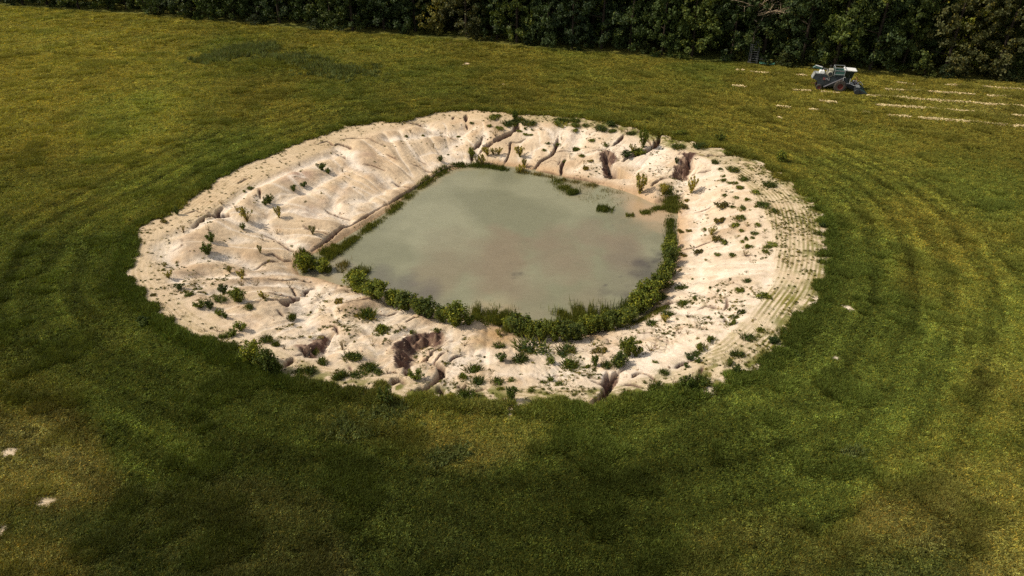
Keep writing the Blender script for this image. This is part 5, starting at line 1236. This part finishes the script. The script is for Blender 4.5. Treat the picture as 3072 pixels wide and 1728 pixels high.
# ------------------------------------------------------------------ straw windrows
M_STRAW = bpy.data.materials.new("straw"); M_STRAW.use_nodes = True
nt = M_STRAW.node_tree; b = nt.nodes["Principled BSDF"]; a = N(nt, "ShaderNodeAttribute", attribute_name="col"); nt.links.new(a.outputs["Color"], b.inputs["Base Color"]); spec(b, .15, .8)
def windrow(name, pts, wd, seed, label, dens=150, reg='S'):
    wd *= .95
    rs_ = np.random.RandomState(seed); P = np.array([put(*src(reg, *p))[:2] for p in pts]); L = np.linalg.norm(np.diff(P, axis=0), axis=1); tot = L.sum(); n = int(tot*dens*wd/.6)
    t = rs_.rand(n)*tot; cum = np.concatenate([[0], np.cumsum(L)]); k = np.clip(np.searchsorted(cum, t)-1, 0, len(L)-1); f = ((t-cum[k])/L[k])[:, None]
    c = P[k]*(1-f)+P[k+1]*f; d = (P[k+1]-P[k])/L[k][:, None]; nn = np.stack([-d[:, 1], d[:, 0]], 1)
    cl = fbm(c[:, 0]*1.0, c[:, 1], 1.6, 3, 600+seed); kp = rs_.rand(n) < np.clip(.95+.9*cl, .38, 1); c = c[kp]; nn = nn[kp]; d = d[kp]; cl = cl[kp]; m = len(c)
    off = rs_.normal(0, .42, m)*wd*(1+.5*cl)+.25*fbm(c[:, 0], c[:, 1], 2.2, 2, 650+seed); c = c+nn*off[:, None]
    z = gz(c[:, 0], c[:, 1])+.04+.16*np.exp(-(off/wd)**2)*rs_.rand(m)
    th = rs_.rand(m)*6.283; l = .14+.16*rs_.rand(m); u = np.stack([np.cos(th)*l, np.sin(th)*l, rs_.normal(0, .05, m)], 1); v = np.stack([-np.sin(th), np.cos(th), rs_.normal(0, .5, m)], 1)*(.022+.02*rs_.rand(m))[:, None]
    b0 = np.stack([c[:, 0], c[:, 1], z], 1); V = np.stack([b0-u-v, b0+u-v, b0+u+v, b0-u+v], 1).reshape(-1, 3)
    cc = np.array([[.66, .535, .29]])*(.7+.5*rs_.rand(m, 1))
    o = link(name, mesh_np(name, V, np.arange(4*m).reshape(m, 4), np.repeat(cc, 4, 0)), M_STRAW); tag(o, label, "straw row" if name == 'straw_windrow' else "straw heap", "rows and heaps of cut straw"); return o
WR = [([(1880,755),(2200,770),(2576,800),(2700,808)],.45,"faint straw row closest to the forest, running to the photo's right edge"),
 ([(1350,798),(1600,808),(1900,826),(2130,842)],.4,"thin broken straw row just right of the combine's cab level, second from the forest"),
 ([(2255,853),(2460,862)],.45,"short straw row at the far right between two long rows"),
 ([(1180,850),(1330,858),(1700,888),(2000,908),(2300,930),(2576,948),(2700,958)],.55,"longest straw row, starting right in front of the combine's header"),
 ([(1270,935),(1400,942),(1600,955),(1840,975),(2060,990),(2230,1012)],.6,"broken straw row below the longest row, with thick lumps at its right end"),
 ([(1375,1028),(1500,1034),(1570,1042)],.5,"short straw row just left of the lowest long row"),
 ([(1640,1048),(1900,1068),(2200,1095),(2480,1118),(2700,1138)],.62,"lowest long straw row on the right of the field"),
 ([(2460,1020),(2700,1045)],.4,"thin straw row stub at the right edge above the lowest row"),
 ([(770,898),(910,912)],.5,"short straw streak below the combine's rear wheel"),([(380,945),(500,957)],.45,"short straw streak left of and below the combine"),
 ([(675,972),(930,995)],.4,"faint straw streak below and left of the combine's drive wheel"),([(1130,1000),(1225,1007)],.45,"short straw streak below the combine's shadow"),
 ([(0,763),(110,771)],.45,"straw streak at the left end of the mown strip"),([(490,798),(690,810)],.4,"straw streak directly left of the combine's rear wheel"),([(780,815),(930,828)],.35,"thin straw under the combine's drive wheel"),
 ([(150,640),(270,650),(400,660)],.35,"thin straw line below the folded harrow"),([(1450,735),(1600,757)],.3,"faint straw wisp against the forest right of the combine"),([(490,665),(650,672)],.25,"faint straw wisp behind the combine's rear")]
for i, (pts, wd_, lab) in enumerate(WR): windrow("straw_windrow", pts, wd_, i, lab, 150, 'T')
for i, (reg, a, b_, lab) in enumerate([('H', 450, 820, "pale straw heap left of the folded harrow"), ('H', 570, 825, "pale straw heap beside the tall grass tuft by the harrow"), ('T', 405, 1050, "small pale straw heap alone in the field below the combine's rear")]):
    windrow("straw_heap", [(a-14, b_), (a+14, b_+1)], .5, 40+i, lab, 420, reg)
